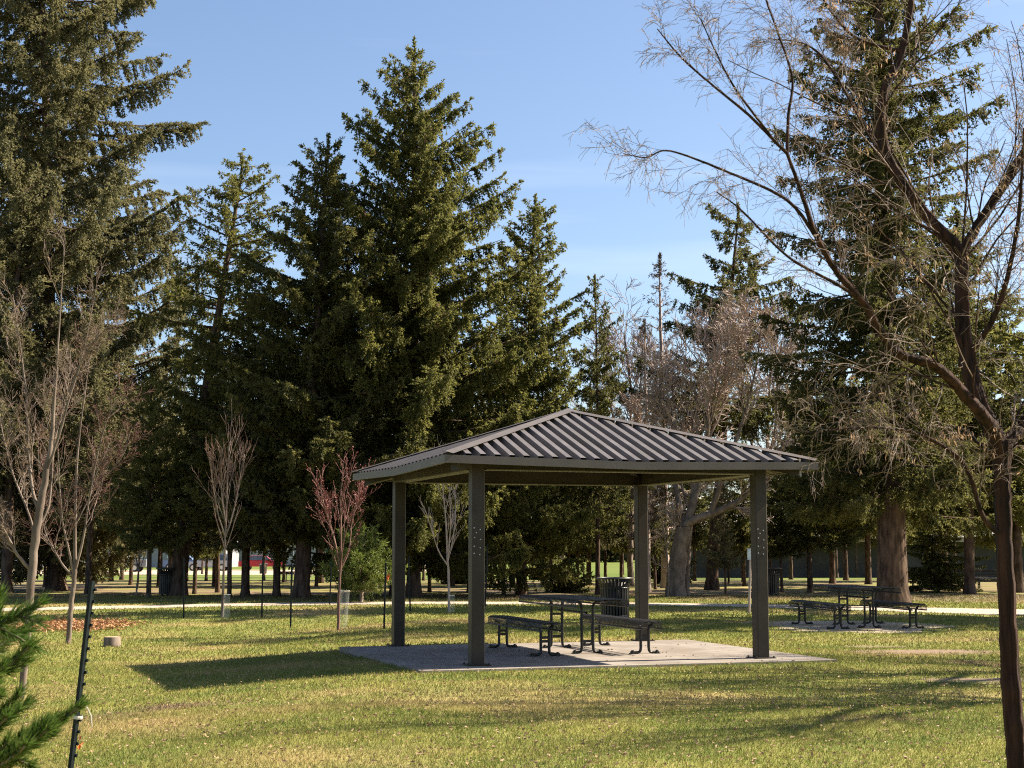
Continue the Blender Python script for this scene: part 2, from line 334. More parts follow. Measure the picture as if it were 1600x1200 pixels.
# roof sheets: eave sags a little at mid span; ribs run up each slope
PITCHRIB = .19
def face_pt(k, u, v):                   # k face, u along eave, v outward distance from the centre
    c, s = [(1, 0), (0, 1), (-1, 0), (0, -1)][k]
    return (u*c - (-v)*s, u*s + (-v)*c)
def roof_z(u, v):
    """v between |u| (hip) and E_ (eave)"""
    au = abs(u); zh = HA - (HA - HE)*au/E_; ze = HE - DROP*(1 - au/E_)
    t = 0 if E_ - au < 1e-6 else (v - au)/(E_ - au); return zh + (ze - zh)*t
NAMES = 'roof_slope'
for k in range(4):
    m = MB(); rb = .072
    us = []; u = -E_ + .05
    nr = int((2*E_)/PITCHRIB); u0 = -(nr - 1)*PITCHRIB/2
    prof = []                                                    # (u, height) cross section of the sheet
    prof.append((-E_, 0.0))
    for i in range(nr):
        c = u0 + i*PITCHRIB
        for du, hh in ((-.052, 0), (-.038, rb), (.038, rb), (.052, 0)): prof.append((c + du, hh))
    prof.append((E_, 0.0)); prof = [p for p in prof if abs(p[0]) <= E_]
    for (ua, ha_), (ub, hb_) in zip(prof[:-1], prof[1:]):
        segs = [(ua, ha_, ub, hb_)]
        if ua < 0 < ub: h0 = ha_ + (hb_ - ha_)*(-ua)/(ub - ua); segs = [(ua, ha_, 0, h0), (0, h0, ub, hb_)]
        for a_, h1, b2, h2 in segs:
            V = []
            for uu, hh in ((a_, h1), (b2, h2)):
                va, vb = E_ - .012, abs(uu)
                V.append((*face_pt(k, uu, va), roof_z(uu, va) + hh)); V.append((*face_pt(k, uu, vb), roof_z(uu, vb) + hh))
            m.add(V, [[0, 2, 3, 1]], 0)
    o = m.build('roof_slope', M['roof'], pav)
    un = MB(); dz = .03
    for a_, b2 in ((-E_, 0), (0, E_)):
        V = [(*face_pt(k, a_, E_ - .02), roof_z(a_, E_) - dz), (*face_pt(k, b2, E_ - .02), roof_z(b2, E_) - dz), (0, 0, HA - dz)]
        un.add(V, [[2, 1, 0]])
    for i in range(nr - 2):
        uu = u0 + (i + 1)*PITCHRIB
        if abs(uu) < E_ - .35:
            V = []
            for du, d2 in ((-.04, 0), (-.02, .03), (.02, .03), (.04, 0)):
                V.append((*face_pt(k, uu + du, E_ - .05), roof_z(uu, E_ - .05) - dz - .003 - d2)); V.append((*face_pt(k, uu + du, abs(uu) + .15), roof_z(uu, abs(uu) + .15) - dz - .003 - d2))
            un.add(V, [[0, 1, 3, 2], [2, 3, 5, 4], [4, 5, 7, 6]])
    un.build('roof_underside', M['soffit'], o)
    f = MB(); w_ = .03; t1, t0 = .05, -.05
    for a_, b2 in ((-E_, 0), (0, E_)):
        V = []
        for z_ in (t0, t1):
            for uu, vv in ((a_, E_ + .014), (b2, E_ + .014), (b2, E_ + .014 - w_), (a_, E_ + .014 - w_)):
                s_ = 1 if uu == 0 else vv/E_
                V.append((*face_pt(k, uu*s_, vv), roof_z(uu, E_) + z_))
        f.hexa(V)
    f.build('fascia', M['fascia'], pav)
for sx, sy in ((-1,-1),(1,-1),(1,1),(-1,1)):
    m = MB(); d = np.array([sx, sy])/math.sqrt(2); nrm = np.array([-d[1], d[0]])
    A = np.array([sx*E_, sy*E_]); V = []
    for pt, z_ in ((A*1.002, HE), (A*.03, HA - (HA - HE)*.03)):
        for off, dz in ((-.11, .062), (0, .095), (.11, .062)): V.append((*(pt + nrm*off), z_ + dz))
    m.add(V, [[0, 1, 4, 3], [1, 2, 5, 4]]); m.build('hip_cap', M['fascia'], pav)
m = MB(); m.lathe([(.2, HA - .02), (.19, HA + .05), (.02, HA + .10), (.001, HA + .10)], 4); m.build('peak_cap', M['roof'], pav).rotation_euler = (0, 0, math.pi/4)

# ------------------------------------------------------------------ picnic furniture: bent slats on H shaped pedestals
def slat_top(name, Lx, Wy, zt, roll, mat_, parent):
    m = MB(); n = int(Lx/.05); r = .045
    prof = [(-Wy/2 + .012, zt - roll), (-Wy/2, zt - roll*.55), (-Wy/2 + .012, zt - .018), (-Wy/2 + .05, zt), (Wy/2 - .05, zt), (Wy/2 - .012, zt - .018), (Wy/2, zt - roll*.55), (Wy/2 - .012, zt - roll)]
    for i in range(n):
        x = -Lx/2 + (i + .5)*Lx/n; hw = .0085
        V = []
        for y, z in prof: V += [(x - hw, y, z), (x + hw, y, z), (x + hw, y - math.copysign(.007, y), z - .007), (x - hw, y - math.copysign(.007, y), z - .007)]
        Fq = []
        for j in range(len(prof) - 1):
            a = 4*j; b = a + 4
            Fq += [[a, a+1, b+1, b], [a+1, a+2, b+2, b+1], [a+2, a+3, b+3, b+2], [a+3, a, b, b+3]]
        Fq += [[3, 2, 1, 0], [4*len(prof)-4, 4*len(prof)-3, 4*len(prof)-2, 4*len(prof)-1]]
        m.add(V, Fq)
    for y, z in ((-Wy/2 + .014, zt - roll), (Wy/2 - .014, zt - roll)):
        m.tubes([(-Lx/2, y, z), (Lx/2, y, z)], [.012, .012], 8, cap=True)
    for y in np.linspace(-Wy/2 + .1, Wy/2 - .1, 3 if Wy > .5 else 2):
        m.box((0, y, zt - .024), (Lx - .02, .05, .018))
    return m.build(name, mat_, parent)
def pedestal(x, zt, gap, foot, arm, parent, name='leg'):
    m = MB(); r = .021
    for s in (-1, 1):
        y = s*gap/2; k = .06
        P = [(x, s*(arm), zt - .035), (x, y + s*k*.9, zt - .045), (x, y + s*.012, zt - .075), (x, y, zt - .12), (x, y, .09), (x, y + s*.006, .045), (x, y + s*.02, .026), (x, y + s*.045, .02), (x, s*foot, .02)]
        m.tubes(P, [r]*5 + [r*.97, r*.92, r*.88, r*.85], 10, cap=True)
        m.box((x, s*(foot - .03), .006), (.09, .07, .012)); m.lathe([(.02, .012), (.02, .05), (.001, .052)], 6, (x, s*(foot - .03), 0))
    for z in ((.2, zt - .2) if zt < .6 else (.17, zt - .26)): m.box((x, 0, z), (.03, gap - .03, .035))
    return m.build(name, M['black'], parent)
def picnic_table(loc, rz, label):
    t = thing('picnic_table', label, 'table', loc, rz, 'slatted metal picnic tables')
    slat_top('tabletop', 2.42, .80, .765, .10, M['black_worn'], t)
    for x in (-.62, .62): pedestal(x, .76, .17, .22, .3, t)
    m = MB(); m.tubes([(-.6, 0, .56), (.6, 0, .56)], [.016]*2, 8); m.build('brace', M['black'], t)
    return t
def bench(loc, rz, label):
    t = thing('picnic_bench', label, 'bench', loc, rz, 'slatted metal picnic benches')
    slat_top('seat', 2.42, .31, .465, .115, M['black_worn'], t)
    for x in (-.92, .92): pedestal(x, .45, .12, .215, .11, t)
    return t
def setw(c, ang, labels, src=None, off=.74):
    ux, uy = -math.sin(ang), math.cos(ang)
    out_ = []
    for k, (o, lab) in enumerate(zip((0, -off, off), labels)):
        loc = (c[0] + ux*o, c[1] + uy*o, c[2])
        out_.append((picnic_table if k == 0 else bench)(loc, ang, lab) if src is None else dup(src[k], loc, ang, lab))
    return out_
AX = math.atan2(-.95, .318)
tset = setw((.86, 21.95, .03), AX, ['black slatted metal picnic table standing on the slab under the pavilion',
    'black slatted bench on the slab, half hidden by the near left pavilion post', 'black slatted bench on the slab in front of the trash bin, nearest the right pavilion post'][0:1] + [
    'black slatted bench on the pavilion slab, beside the far right post and the bin', 'black slatted bench on the pavilion slab, partly hidden by the nearest post'])
setw((T2C[0], T2C[1], .006), math.atan2(-.985, .17), ['dark slatted picnic table on the bare dirt pad beyond the pavilion', 'dark slatted bench on the dirt pad, on the far side towards the large trunk', 'dark slatted bench on the dirt pad, on the side nearest the pavilion'], tset)
for (px, py, ang, who) in [(478, 909, .1, ('picnic table far off behind the thick trunk left of the red sapling', 'far bench behind the thick trunk left of the red sapling')),
                           (1478, 921, .15, ('picnic table in the shade just right of the huge spruce trunk', 'bench in the shade just right of the huge spruce trunk')),
                           (1540, 924, .1, ('picnic table in the shade before the long building, left of the reddish trunk', 'bench in the shade before the long building, left of the reddish trunk'))]:
    setw(ground(px, py), ang, [who[0], 'nearer ' + who[1], 'farther ' + who[1]], tset)

# ------------------------------------------------------------------ trash bins
def bin_(loc, label):
    t = thing('trash_bin', label, 'trash bin', loc, .3)
    m = MB(); n = 28
    for i in range(n):
        a = 2*math.pi*i/n; c, s = math.cos(a), math.sin(a); tn = np.array([-s, c, 0]); hw = .022
        prof = [(.295, .06), (.30, .35), (.305, .66), (.325, .75), (.365, .84), (.385, .855)]
        V = []
        for r, z in prof:
            q = np.array([r*c, r*s, z]); q2 = np.array([(r - .01)*c, (r - .01)*s, z]); V += [q - tn*hw, q + tn*hw, q2 + tn*hw, q2 - tn*hw]
        Fq = []
        for j in range(len(prof) - 1):
            a0 = 4*j; b = a0 + 4; Fq += [[a0, a0+1, b+1, b], [a0+1, a0+2, b+2, b+1], [a0+2, a0+3, b+3, b+2], [a0+3, a0, b, b+3]]
        m.add(V, Fq)
    m.build('slat_body', M['black'], t)
    for z, r, name in ((.07, .288, 'bottom_ring'), (.66, .297, 'band'), (.86, .385, 'rim')):
        q = MB(); q.lathe([(r, z - .02), (r + .012, z - .02), (r + .012, z + .02), (r - .012, z + .022), (r - .012, z - .02)], 32); q.build(name, M['black_worn'] if name == 'rim' else M['black'], t, True)
    q = MB(); q.lathe([(.001, .08), (.26, .08), (.275, .78), (.262, .78), (.25, .1), (.001, .1)], 24); q.build('liner', M['black'], t, True)
    for a in (0.4, 2.5, 4.6):
        q = MB(); q.tubes([(.24*math.cos(a), .24*math.sin(a), 0), (.24*math.cos(a), .24*math.sin(a), .09)], [.03, .03], 8, cap=True); q.build('foot', M['black'], t)
    return t
b1 = bin_(ground(961, 968), 'black slatted trash bin with flared top behind the picnic table')
dup(b1, ground(1203, 931), .9, 'dark trash bin under the trees just right of the far right pavilion post')
dup(b1, ground(263, 931), .2, 'dark trash bin against the big leaning spruce trunk at the left')
dup(b1, ground(411, 897), .2, 'dark trash bin far off in front of the red car')

# ------------------------------------------------------------------ conifers
def trunk_mesh(H, r0, lean, rng, mat_, name='trunk', top=.97, flare=1.35, wob=.02):
    n = 16; t = np.linspace(0, top, n)
    P = np.stack([lean[0]*t**1.15 + np.cumsum(rng.normal(0, wob, n))*np.minimum(t*6, 1), lean[1]*t + np.cumsum(rng.normal(0, wob, n)), t*H], 1); P[0, :2] = 0; P[0, 2] = -.1
    rad = r0*(1 - t)**.85 + .012; rad[0] *= flare; rad = np.append(rad, rad[-1]*.5)[:n]
    z2 = .045*H*.4
    P = np.insert(P, 1, P[0] + (P[1] - P[0])*min(.5, .5/H*n), 0); rad = np.insert(rad, 1, r0*1.05)
    return P, rad
def spruce_parts(seed, H, base_h, rad_fn, r0=.25, lean=(0, 0), spacing=.30, per=5, blade=(.15, .05), dens=1.0, foliage='needle', asc=(-.32, .75), hang=.5, ragged=.25, cones=0.0, keep=1.0, bare_low=0.0, gap=0.0, curl=.42, hl=1.0, sl=1.0):
    rng = np.random.default_rng(seed)
    P, rad = trunk_mesh(H, r0, lean, rng, None)
    tm = MB(); tm.tubes(P, rad, 12)
    # main boughs
    hs = []; z = base_h
    while z < H - .25:
        hs.append(z); z += spacing*rng.uniform(.7, 1.3)*(.74 + .42*(z/H))
    hh, az, Ln, gapk = [], [], [], []
    for z in hs:
        u = (z - base_h)/(H - base_h); k = max(3, int(round(per*rng.uniform(.75, 1.25)*(1 - .25*u))))
        a0 = rng.uniform(0, 6.28)
        for i in range(k):
            if rng.random() > keep: continue
            a = a0 + i*6.283/k + rng.normal(0, .22)
            ll = rad_fn(u)*(1 + ragged*rng.normal()) * (1 + gap*math.sin(2*a + 3.1*u*6 + seed))
            if ll < .12: continue
            hh.append(z + rng.uniform(-.1, .1)); az.append(a); Ln.append(max(.15, ll))
    hh, az, Ln = map(np.array, (hh, az, Ln)); B = len(hh); u = np.clip((hh - base_h)/(H - base_h), 0, 1)
    s1 = asc[0] + (asc[1] - asc[0])*u**1.3 + rng.normal(0, .10, B); s2 = curl*(1 - u) + rng.normal(0, .05, B)
    tt = np.linspace(0, 1, 7); base = np.stack([np.interp(hh, P[:, 2], P[:, 0]), np.interp(hh, P[:, 2], P[:, 1]), hh], 1)
    bend = rng.normal(0, .18, B)
    ang = az[:, None] + bend[:, None]*tt[None]
    BP = base[:, None, :] + np.stack([np.cos(ang)*Ln[:, None]*tt, np.sin(ang)*Ln[:, None]*tt, Ln[:, None]*(s1[:, None]*tt + s2[:, None]*tt**2)], -1)
    BR = (.010 + .011*Ln)[:, None]*(1 - .85*tt)[None]
    tm.tubes(BP, BR, 4)
    # side shoots and hanging shoots
    cnt = np.maximum(5, (Ln/.046*dens).astype(int)); own = np.repeat(np.arange(B), cnt); n = len(own)
    t = bare_low*np.clip(Ln[own]/3, 0, 1)*.6 + (1 - bare_low*np.clip(Ln[own]/3, 0, 1)*.6)*rng.random(n)**.75; t = np.clip(t, .06, 1)
    x = t*6; i0 = np.minimum(x.astype(int), 5); fr = (x - i0)[:, None]
    SP = BP[own, i0]*(1 - fr) + BP[own, i0 + 1]*fr; TG = unit(BP[own, i0 + 1] - BP[own, i0])
    side = np.cross(TG, [0, 0, 1.]); side = unit(side)*np.where(rng.random(n) < .5, -1, 1)[:, None]
    isdown = rng.random(n) < hang*(1 - .3*u[own])
    ls = np.clip(sl*(.17*Ln[own]*(1.12 - t) + .17), .17, .48*sl)*rng.uniform(.6, 1.25, n)
    ls = ls*(1 - .4*u[own])
    ls = np.where(isdown, np.clip(ls*1.0*hl, .16, .5*hl), ls)
    D = np.where(isdown[:, None], TG*.35 + side*.35*rng.random((n, 1)) + np.array([0, 0, -1.0]), TG*.75 + side*rng.uniform(.45, 1.0, (n, 1)) + np.array([0, 0, -.12]) + rng.normal(0, .12, (n, 3)))
    D = unit(D)
    nb = np.maximum(5, (ls/.0165*dens**.5).astype(int)); ob = np.repeat(np.arange(n), nb); k = len(ob)
    s = rng.random(k); droop = np.where(isdown[ob], 0, .22)*s*s*ls[ob]
    Q = SP[ob] + D[ob]*(s*ls[ob])[:, None] - np.array([0, 0, 1.])*droop[:, None] + rng.normal(0, .012, (k, 3))
    BD = unit(D[ob]*.7 + rng.normal(0, .5, (k, 3)) + np.array([0, 0, .1]))
    cm = MB(); ln = blade[0]*rng.uniform(.65, 1.25, k); wd = blade[1]*rng.uniform(.7, 1.25, k)
    cm.kites(Q, BD, ln, wd, rng)
    # the leader
    lt = np.linspace(H*.93, H*1.0, 60); lx = np.interp(lt, P[:, 2], P[:, 0]); ly = np.interp(lt, P[:, 2], P[:, 1])
    lq = np.repeat(np.stack([lx, ly, lt], 1), 4, 0); cm.kites(lq, unit(rng.normal(0, .7, lq.shape) + np.array([0, 0, .8])), blade[0], blade[1], rng)
    if cones:
        pick = (rng.random(n) < cones) & (t > .5) & (u[own] > .25); cq = SP[pick] + rng.normal(0, .06, (pick.sum(), 3))
        cm.kites(np.repeat(cq, 3, 0), unit(rng.normal(0, .2, (pick.sum()*3, 3)) + np.array([0, 0, -1.])), .15, .05, rng, 1)
    return tm, cm
def conifer(name, label, cat, loc, tm, cm, mats, bark, group=None):
    t = thing(name, label, cat, loc, 0, group)
    tm.build('trunk', M[bark], t, True); cm.build('crown', mats, t); return t
def cone_profile(rmax, p=.85, bulge=.0, low=.85):
    return lambda u: rmax*((1 - u)**p*(1 - (1 - low)*max(0, 1 - u*6)) + bulge*math.sin(math.pi*u)) + .12
def placed(basepx, toppx):
    b = ground(*basepx); t = at(toppx[0], toppx[1], b[1]); return b, t[2] - b[2], (t[0] - b[0], 0)

def tab(*uw, off=0.0):
    us, ws = zip(*sorted(uw)); return lambda u: max(.12, float(np.interp(u, us, ws)) - off*min(1, (1 - u)*6))
GS = 'spruces of the grove behind the path'
# the main spruce behind the pavilion
b, H, ln = placed((646, 933), (645, 62))
conifer('spruce_tree', 'tallest spruce behind the pavilion, with a pointed tip rising against the sky', 'tree', b,
        *spruce_parts(11, H, 1.6, tab((0,4.0),(.15,3.9),(.33,3.75),(.45,3.1),(.575,2.75),(.7,2.4),(.825,1.55),(.89,.95),(.94,.5),(.97,.25),(1,.1), off=.2), .21, ln, .44, 8, (.105, .046), 1.2, asc=(-.42, .85), curl=.5, hl=1.3, sl=1.25, hang=.66, ragged=.22, cones=.05), [M['needle'], M['cone']], 'bark', GS)
b, H, ln = placed((470, 935), (513, 210))
conifer('spruce_tree', 'dense dark spruce left of the tallest one, on a thick lit trunk', 'tree', b,
        *spruce_parts(12, H, 2.2, tab((0,2.6),(.2,3.1),(.41,2.8),(.56,2.55),(.71,1.9),(.87,1.0),(1,.12), off=.25), .235, ln, .38, 8, (.105, .046), 1.15, asc=(-.3, .8), hang=.5, sl=1.3, ragged=.22), [M['needle_dark']], 'bark', GS)
b, H, ln = placed((277, 931), (376, 246))
conifer('spruce_tree', 'slim thin-crowned spruce with a leaning trunk and rounded ragged top', 'tree', b,
        *spruce_parts(13, H, 3.2, tab((0,.7),(.15,1.1),(.3,1.5),(.5,1.6),(.7,1.65),(.9,1.2),(.97,.7),(1,.3)), .27, ln, .33, 6, (.105, .044), .95, asc=(-.25, .5), hang=.55, ragged=.28, keep=.95, bare_low=.35, sl=1.05), [M['needle']], 'bark', GS)
b, H, ln = placed((88, 922), (60, -230))
conifer('spruce_tree', 'huge grey-green spruce at the left edge, its top out of view', 'tree', b,
        *spruce_parts(14, H, 1.4, tab((0,3.4),(.08,4.3),(.26,5.2),(.44,4.8),(.6,4.7),(.79,3.9),(1,.3)), .31, ln, .60, 7, (.12, .052), 1.0, asc=(-.62, .25), hang=.68, ragged=.14, gap=.14, curl=.9, hl=1.35, sl=1.7), [M['needle_blue']], 'bark', GS)
b, H, ln = placed((815, 930), (835, 305))
conifer('spruce_tree', 'pointed spruce right of the tallest one, on a rusty brown trunk seen above the table', 'tree', b,
        *spruce_parts(15, H, 1.7, tab((0,2.7),(.3,2.2),(.57,1.8),(.74,1.3),(.83,.95),(.92,.55),(1,.12), off=.05), .165, ln, .36, 7, (.105, .045), 1.2, asc=(-.3, .8), hang=.5), [M['needle']], 'bark', GS)
b, H, ln = placed((1112, 922), (1152, 318))
conifer('spruce_tree', 'ragged spruce with a bushy bent top above the bare grey crowns', 'tree', b,
        *spruce_parts(16, H, 6.0, lambda u: 2.5*(1 - u)**.5*(.75 + .45*math.sin(u*13 + 1)) + .3, .22, ln, .46, 5, (.11, .046), 1.1, asc=(-.15, .4), hang=.6, ragged=.35, keep=.92, bare_low=.2, sl=1.35, hl=1.2), [M['needle_dark']], 'bark', GS)
b, H, ln = placed((1395, 946), (1378, -260))
conifer('spruce_tree', 'massive dark spruce on a broad flared trunk beside the path at the right', 'tree', b,
        *spruce_parts(17, H, 2.9, tab((0,2.6),(.1,2.9),(.23,2.6),(.47,2.4),(.68,1.8),(1,.3)), .40, ln, .46, 6, (.105, .046), 1.0, asc=(-.40, .6), hang=.6, ragged=.2, gap=.12, sl=1.5), [M['needle_dark']], 'bark', GS)
# deeper spruces: three grown shapes, placed again and again
def proto(seed, H, prof, **kw):
    tm, cm = spruce_parts(seed, H, kw.pop('base_h', 3.0), prof, **kw)
    return tm.mesh('trunk', M['bark'], True), cm
PROTO = []
for seed, H, prof, kw, nm in [(31, 12, cone_profile(2.5, .8, .15), dict(r0=.135, per=5, spacing=.36, blade=(.13, .055), dens=.85), 'needle'),
                              (32, 12, cone_profile(1.9, .9, .1), dict(r0=.115, per=5, spacing=.36, blade=(.13, .055), dens=.8, base_h=3.3, keep=.85), 'needle_dark'),
                              (33, 12, lambda u: 2.1*(1 - u)**.5*(.8 + .4*math.sin(u*11)) + .2, dict(r0=.13, per=5, spacing=.42, blade=(.13, .055), dens=.8, base_h=3.5, ragged=.35, keep=.85), 'needle_blue')]:
    tme, cm = proto(seed, H, prof, **kw); PROTO.append((tme, cm.mesh('crown', [M[nm]])))
LARCH = spruce_parts(41, 12, 2.2, cone_profile(1.5, .9, .1), .15, (0, 0), .42, 4, (.14, .03), .5, asc=(.0, .6), hang=.15, ragged=.3)
LARCH = (LARCH[0].mesh('trunk', M['twig_grey'], True), LARCH[1].mesh('crown', [M['needle_brown']]))
def grove(px, py, top, wide, kind, label, rz=0.0, name='spruce_tree', group=GS, tx=None):
    b, H, ln = placed((px, py), (tx or px, top)); tme, cme = LARCH if kind == 'L' else PROTO[kind]
    t = thing(name, label, 'tree', b, rz, group); s = H/12; t.scale = (s*wide, s*wide, s)
    for nm, me in (('trunk', tme), ('crown', cme)):
        o = bpy.data.objects.new(nm, me); COL.objects.link(o); o.parent = t
rgv = random.Random(8)
for px, py, top, wide, kind, label in [
    (137, 928, 500, 1.0, 2, 'spruce close behind the pale forked sapling trunk at the left'),
    (10, 926, 260, 1.1, 2, 'spruce at the very left edge behind the thick pale bare tree'),
    (190, 906, 560, .9, 1, 'distant spruce whose thin trunk crosses the parked pickup'),
    (232, 934, 585, .95, 0, 'spruce on a straight grey trunk just right of the pickup'),
    (247, 916, 640, .9, 1, 'slim distant spruce with a leaning trunk, left of the big leaning spruce'),
    (265, 908, 408, .62, 2, 'thin spindly spruce top standing alone against the sky left of the leaning spruce'),
    (304, 928, 660, 1.1, 0, 'spruce with a leaning trunk just right of the big leaning trunk'),
    (322, 908, 680, 1.0, 1, 'distant spruce in front of the white parked car'),
    (340, 926, 560, 1.0, 1, 'spruce whose trunk leans behind the reddish upright sapling'),
    (358, 934, 640, 1.1, 2, 'low-crowned spruce with a trunk beside the upright sapling guard'),
    (383, 932, 470, 1.2, 0, 'dark spruce on a sturdy trunk left of the red car'),
    (432, 932, 480, 1.1, 0, 'dark spruce on a thin trunk right of the red car'),
    (501, 911, 470, 1.0, 1, 'distant spruce behind the far table left of the red sapling'),
    (560, 915, 520, 1.2, 0, 'spruce directly behind the small bright green pine'),
    (613, 931, 560, 1.1, 0, 'spruce whose trunk hides behind the far left pavilion post'),
    (671, 925, 640, 1.0, 1, 'spruce with a narrow trunk just left of the grey sapling under the roof'),
    (705, 916, 560, 1.2, 0, 'spruce straight behind the grey sapling under the roof'),
    (733, 926, 600, 1.0, 2, 'spruce whose trunk hides behind the nearest pavilion post'),
    (787, 931, 690, 1.1, 0, 'spruce on a black trunk left of the rusty trunk above the table'),
    (801, 917, 540, 1.0, 1, 'distant spruce between the black and the rusty trunks above the table'),
    (861, 917, 640, 1.0, 1, 'distant spruce on a brown trunk above the middle of the tabletop'),
    (920, 914, 600, 1.1, 0, 'distant spruce on a brown trunk left of the trash bin'),
    (934, 929, 432, .75, 1, 'narrow pointed spruce on a grey trunk rising beside the trash bin'),
    (946, 912, 680, 1.0, 2, 'distant spruce straight above the trash bin'),
    (971, 911, 680, 1.1, 0, 'distant spruce between the trash bin and the far right post'),
    (1024, 921, 700, 1.1, 1, 'spruce on a black trunk just right of the far right post'),
    (1086, 908, 690, 1.0, 1, 'distant spruce right of the pale leaning trunk'),
    (1134, 931, 760, 1.0, 2, 'spruce on a dark trunk midway between the pale leaning trunk and the white sign'),
    (1163, 916, 690, 1.1, 0, 'distant spruce just left of the small white sign'),
    (1205, 910, 720, 1.1, 1, 'distant spruce behind the dark bin right of the pavilion'),
    (1222, 926, 700, 1.1, 1, 'spruce on a black trunk right of the dark bin'),
    (1266, 926, 620, 1.25, 0, 'spruce on a brown trunk left of the table on the dirt pad'),
    (1301, 912, 580, 1.2, 0, 'distant spruce behind the table on the dirt pad'),
    (1322, 907, 560, 1.1, 1, 'far spruce between the dirt pad table and the massive trunk'),
    (1357, 913, 560, 1.2, 0, 'spruce close left of the massive flared trunk'),
    (1475, 920, 430, 1.3, 0, 'spruce right of the massive trunk in front of the long roof'),
    (1515, 928, 330, 1.35, 1, 'spruce between the massive trunk and the reddish trunk at the right edge'),
    (1592, 926, 450, 1.4, 0, 'spruce at the right edge behind the reddish bare tree'),
    ]:
    grove(px, py, top, wide, kind, label, rgv.uniform(0, 6.28))
rq = random.Random(77)
for zone, x0_, x1_, n_, t0_, t1_ in (('left of the pavilion', 20, 600, 21, 600, 720), ('seen through the pavilion', 640, 1180, 19, 660, 740), ('right of the pavilion', 1200, 1590, 9, 520, 680)):
    for i in range(n_):
        px = x0_ + (i + rq.uniform(.15, .85))*(x1_ - x0_)/n_
        grove(px, rq.uniform(897, 917), rq.uniform(t0_, t1_), rq.uniform(.8, 1.0), rq.choice((0, 1, 2)), 'thin-trunked spruce far back in the shady grove, ' + zone, rq.uniform(0, 6.28), group='thin spruces far back in the grove')
tme, cm = proto(35, 12, cone_profile(2.9, .7, .1, .95), r0=.12, base_h=1.0, per=6, spacing=.4, blade=(.13, .055), dens=.85, hang=.65, curl=.2, asc=(-.4, .6)); PROTO.append((tme, cm.mesh('crown', [M['needle']])))
for px, py, top, wide, label in [(1462, 925, 745, 1.3, 'low-skirted olive spruce sweeping down beside the massive trunk before the long roof'), ]:
    grove(px, py, top, wide, 3, label, rq.uniform(0, 6.28))
t = dup([o for o in COL.objects if o.name.startswith('spruce_tree') and o.get('label', '').startswith('spruce right of the massive')][0], (16.2, 33.4, 0), 1.0, 'tall spruce on the lawn beyond the right edge of view', (1.45, 1.45, 1.6), GS)
grove(1040, 919, 398, 1.0, 'L', 'leafless brown larch rising above the bare grey crowns', 1.0, 'larch_tree', None)
grove(1012, 925, 500, .9, 'L', 'shorter leafless larch just left of the tall bare larch', 2.0, 'larch_tree', None)
# far wood beyond the field
tl = MB(); rg = np.random.default_rng(5)
src = spruce_parts(44, 10, .8, cone_profile(2.6, .8, .2), .2, (0, 0), .8, 5, (.6, .22), .25, hang=.3)[1]
SV = np.concatenate(src.v); SF = np.concatenate([f for f, _ in src.f])
for i in range(70):
    x = rg.uniform(-120, 120); y = rg.uniform(215, 290); s = rg.uniform(.8, 1.4); a = rg.uniform(0, 6.28)
    V = SV*s; V = np.stack([V[:, 0]*math.cos(a) - V[:, 1]*math.sin(a), V[:, 0]*math.sin(a) + V[:, 1]*math.cos(a), V[:, 2]], 1)*np.array([1.5, 1.5, 1]) + np.array([x, y, -.7]); tl.add(V, SF)
tag(tl.build('far_wood', M['needle_dark']), 'dark wood closing off the field far beyond the grove', 'wood', kind='stuff')

# small conifers
b = ground(565, 941)
tm, cm = spruce_parts(51, at(565, 820, b[1])[2], .35, cone_profile(1.0, 1.0, .08, .9), .05, (0, 0), .2, 6, (.15, .028), 1.0, asc=(.1, .8), hang=.05, ragged=.15)
conifer('pine_tree', 'small bright yellow-green young pine on the lawn beside the red sapling', 'tree', b, tm, cm, [M['pine']], 'bark_grey')
for px, py, top, wd, label, mt in [(886, 926, 878, .6, 'little dark spruce bush below the crowns left of the trash bin', 'needle_dark'), (850, 906, 856, .8, 'olive shrubby conifer above the middle of the tabletop', 'needle'), (717, 912, 865, 1.0, 'small round conifer bush behind the grey sapling under the roof', 'needle'),
                              (1045, 912, 862, .8, 'small dark conifer bush left of the pale leaning trunk', 'needle_dark')]:
    b = ground(px, py); h = at(px, top, b[1])[2] - b[2]
    tm, cm = spruce_parts(60 + px, h, .12, cone_profile(wd, .75, .3, .9), .05, (0, 0), .2, 6, (.16, .05), .9, asc=(-.1, .7), hang=.3, ragged=.2)
    conifer('small_conifer', label, 'bush', b, tm, cm, [M[mt]], 'bark')

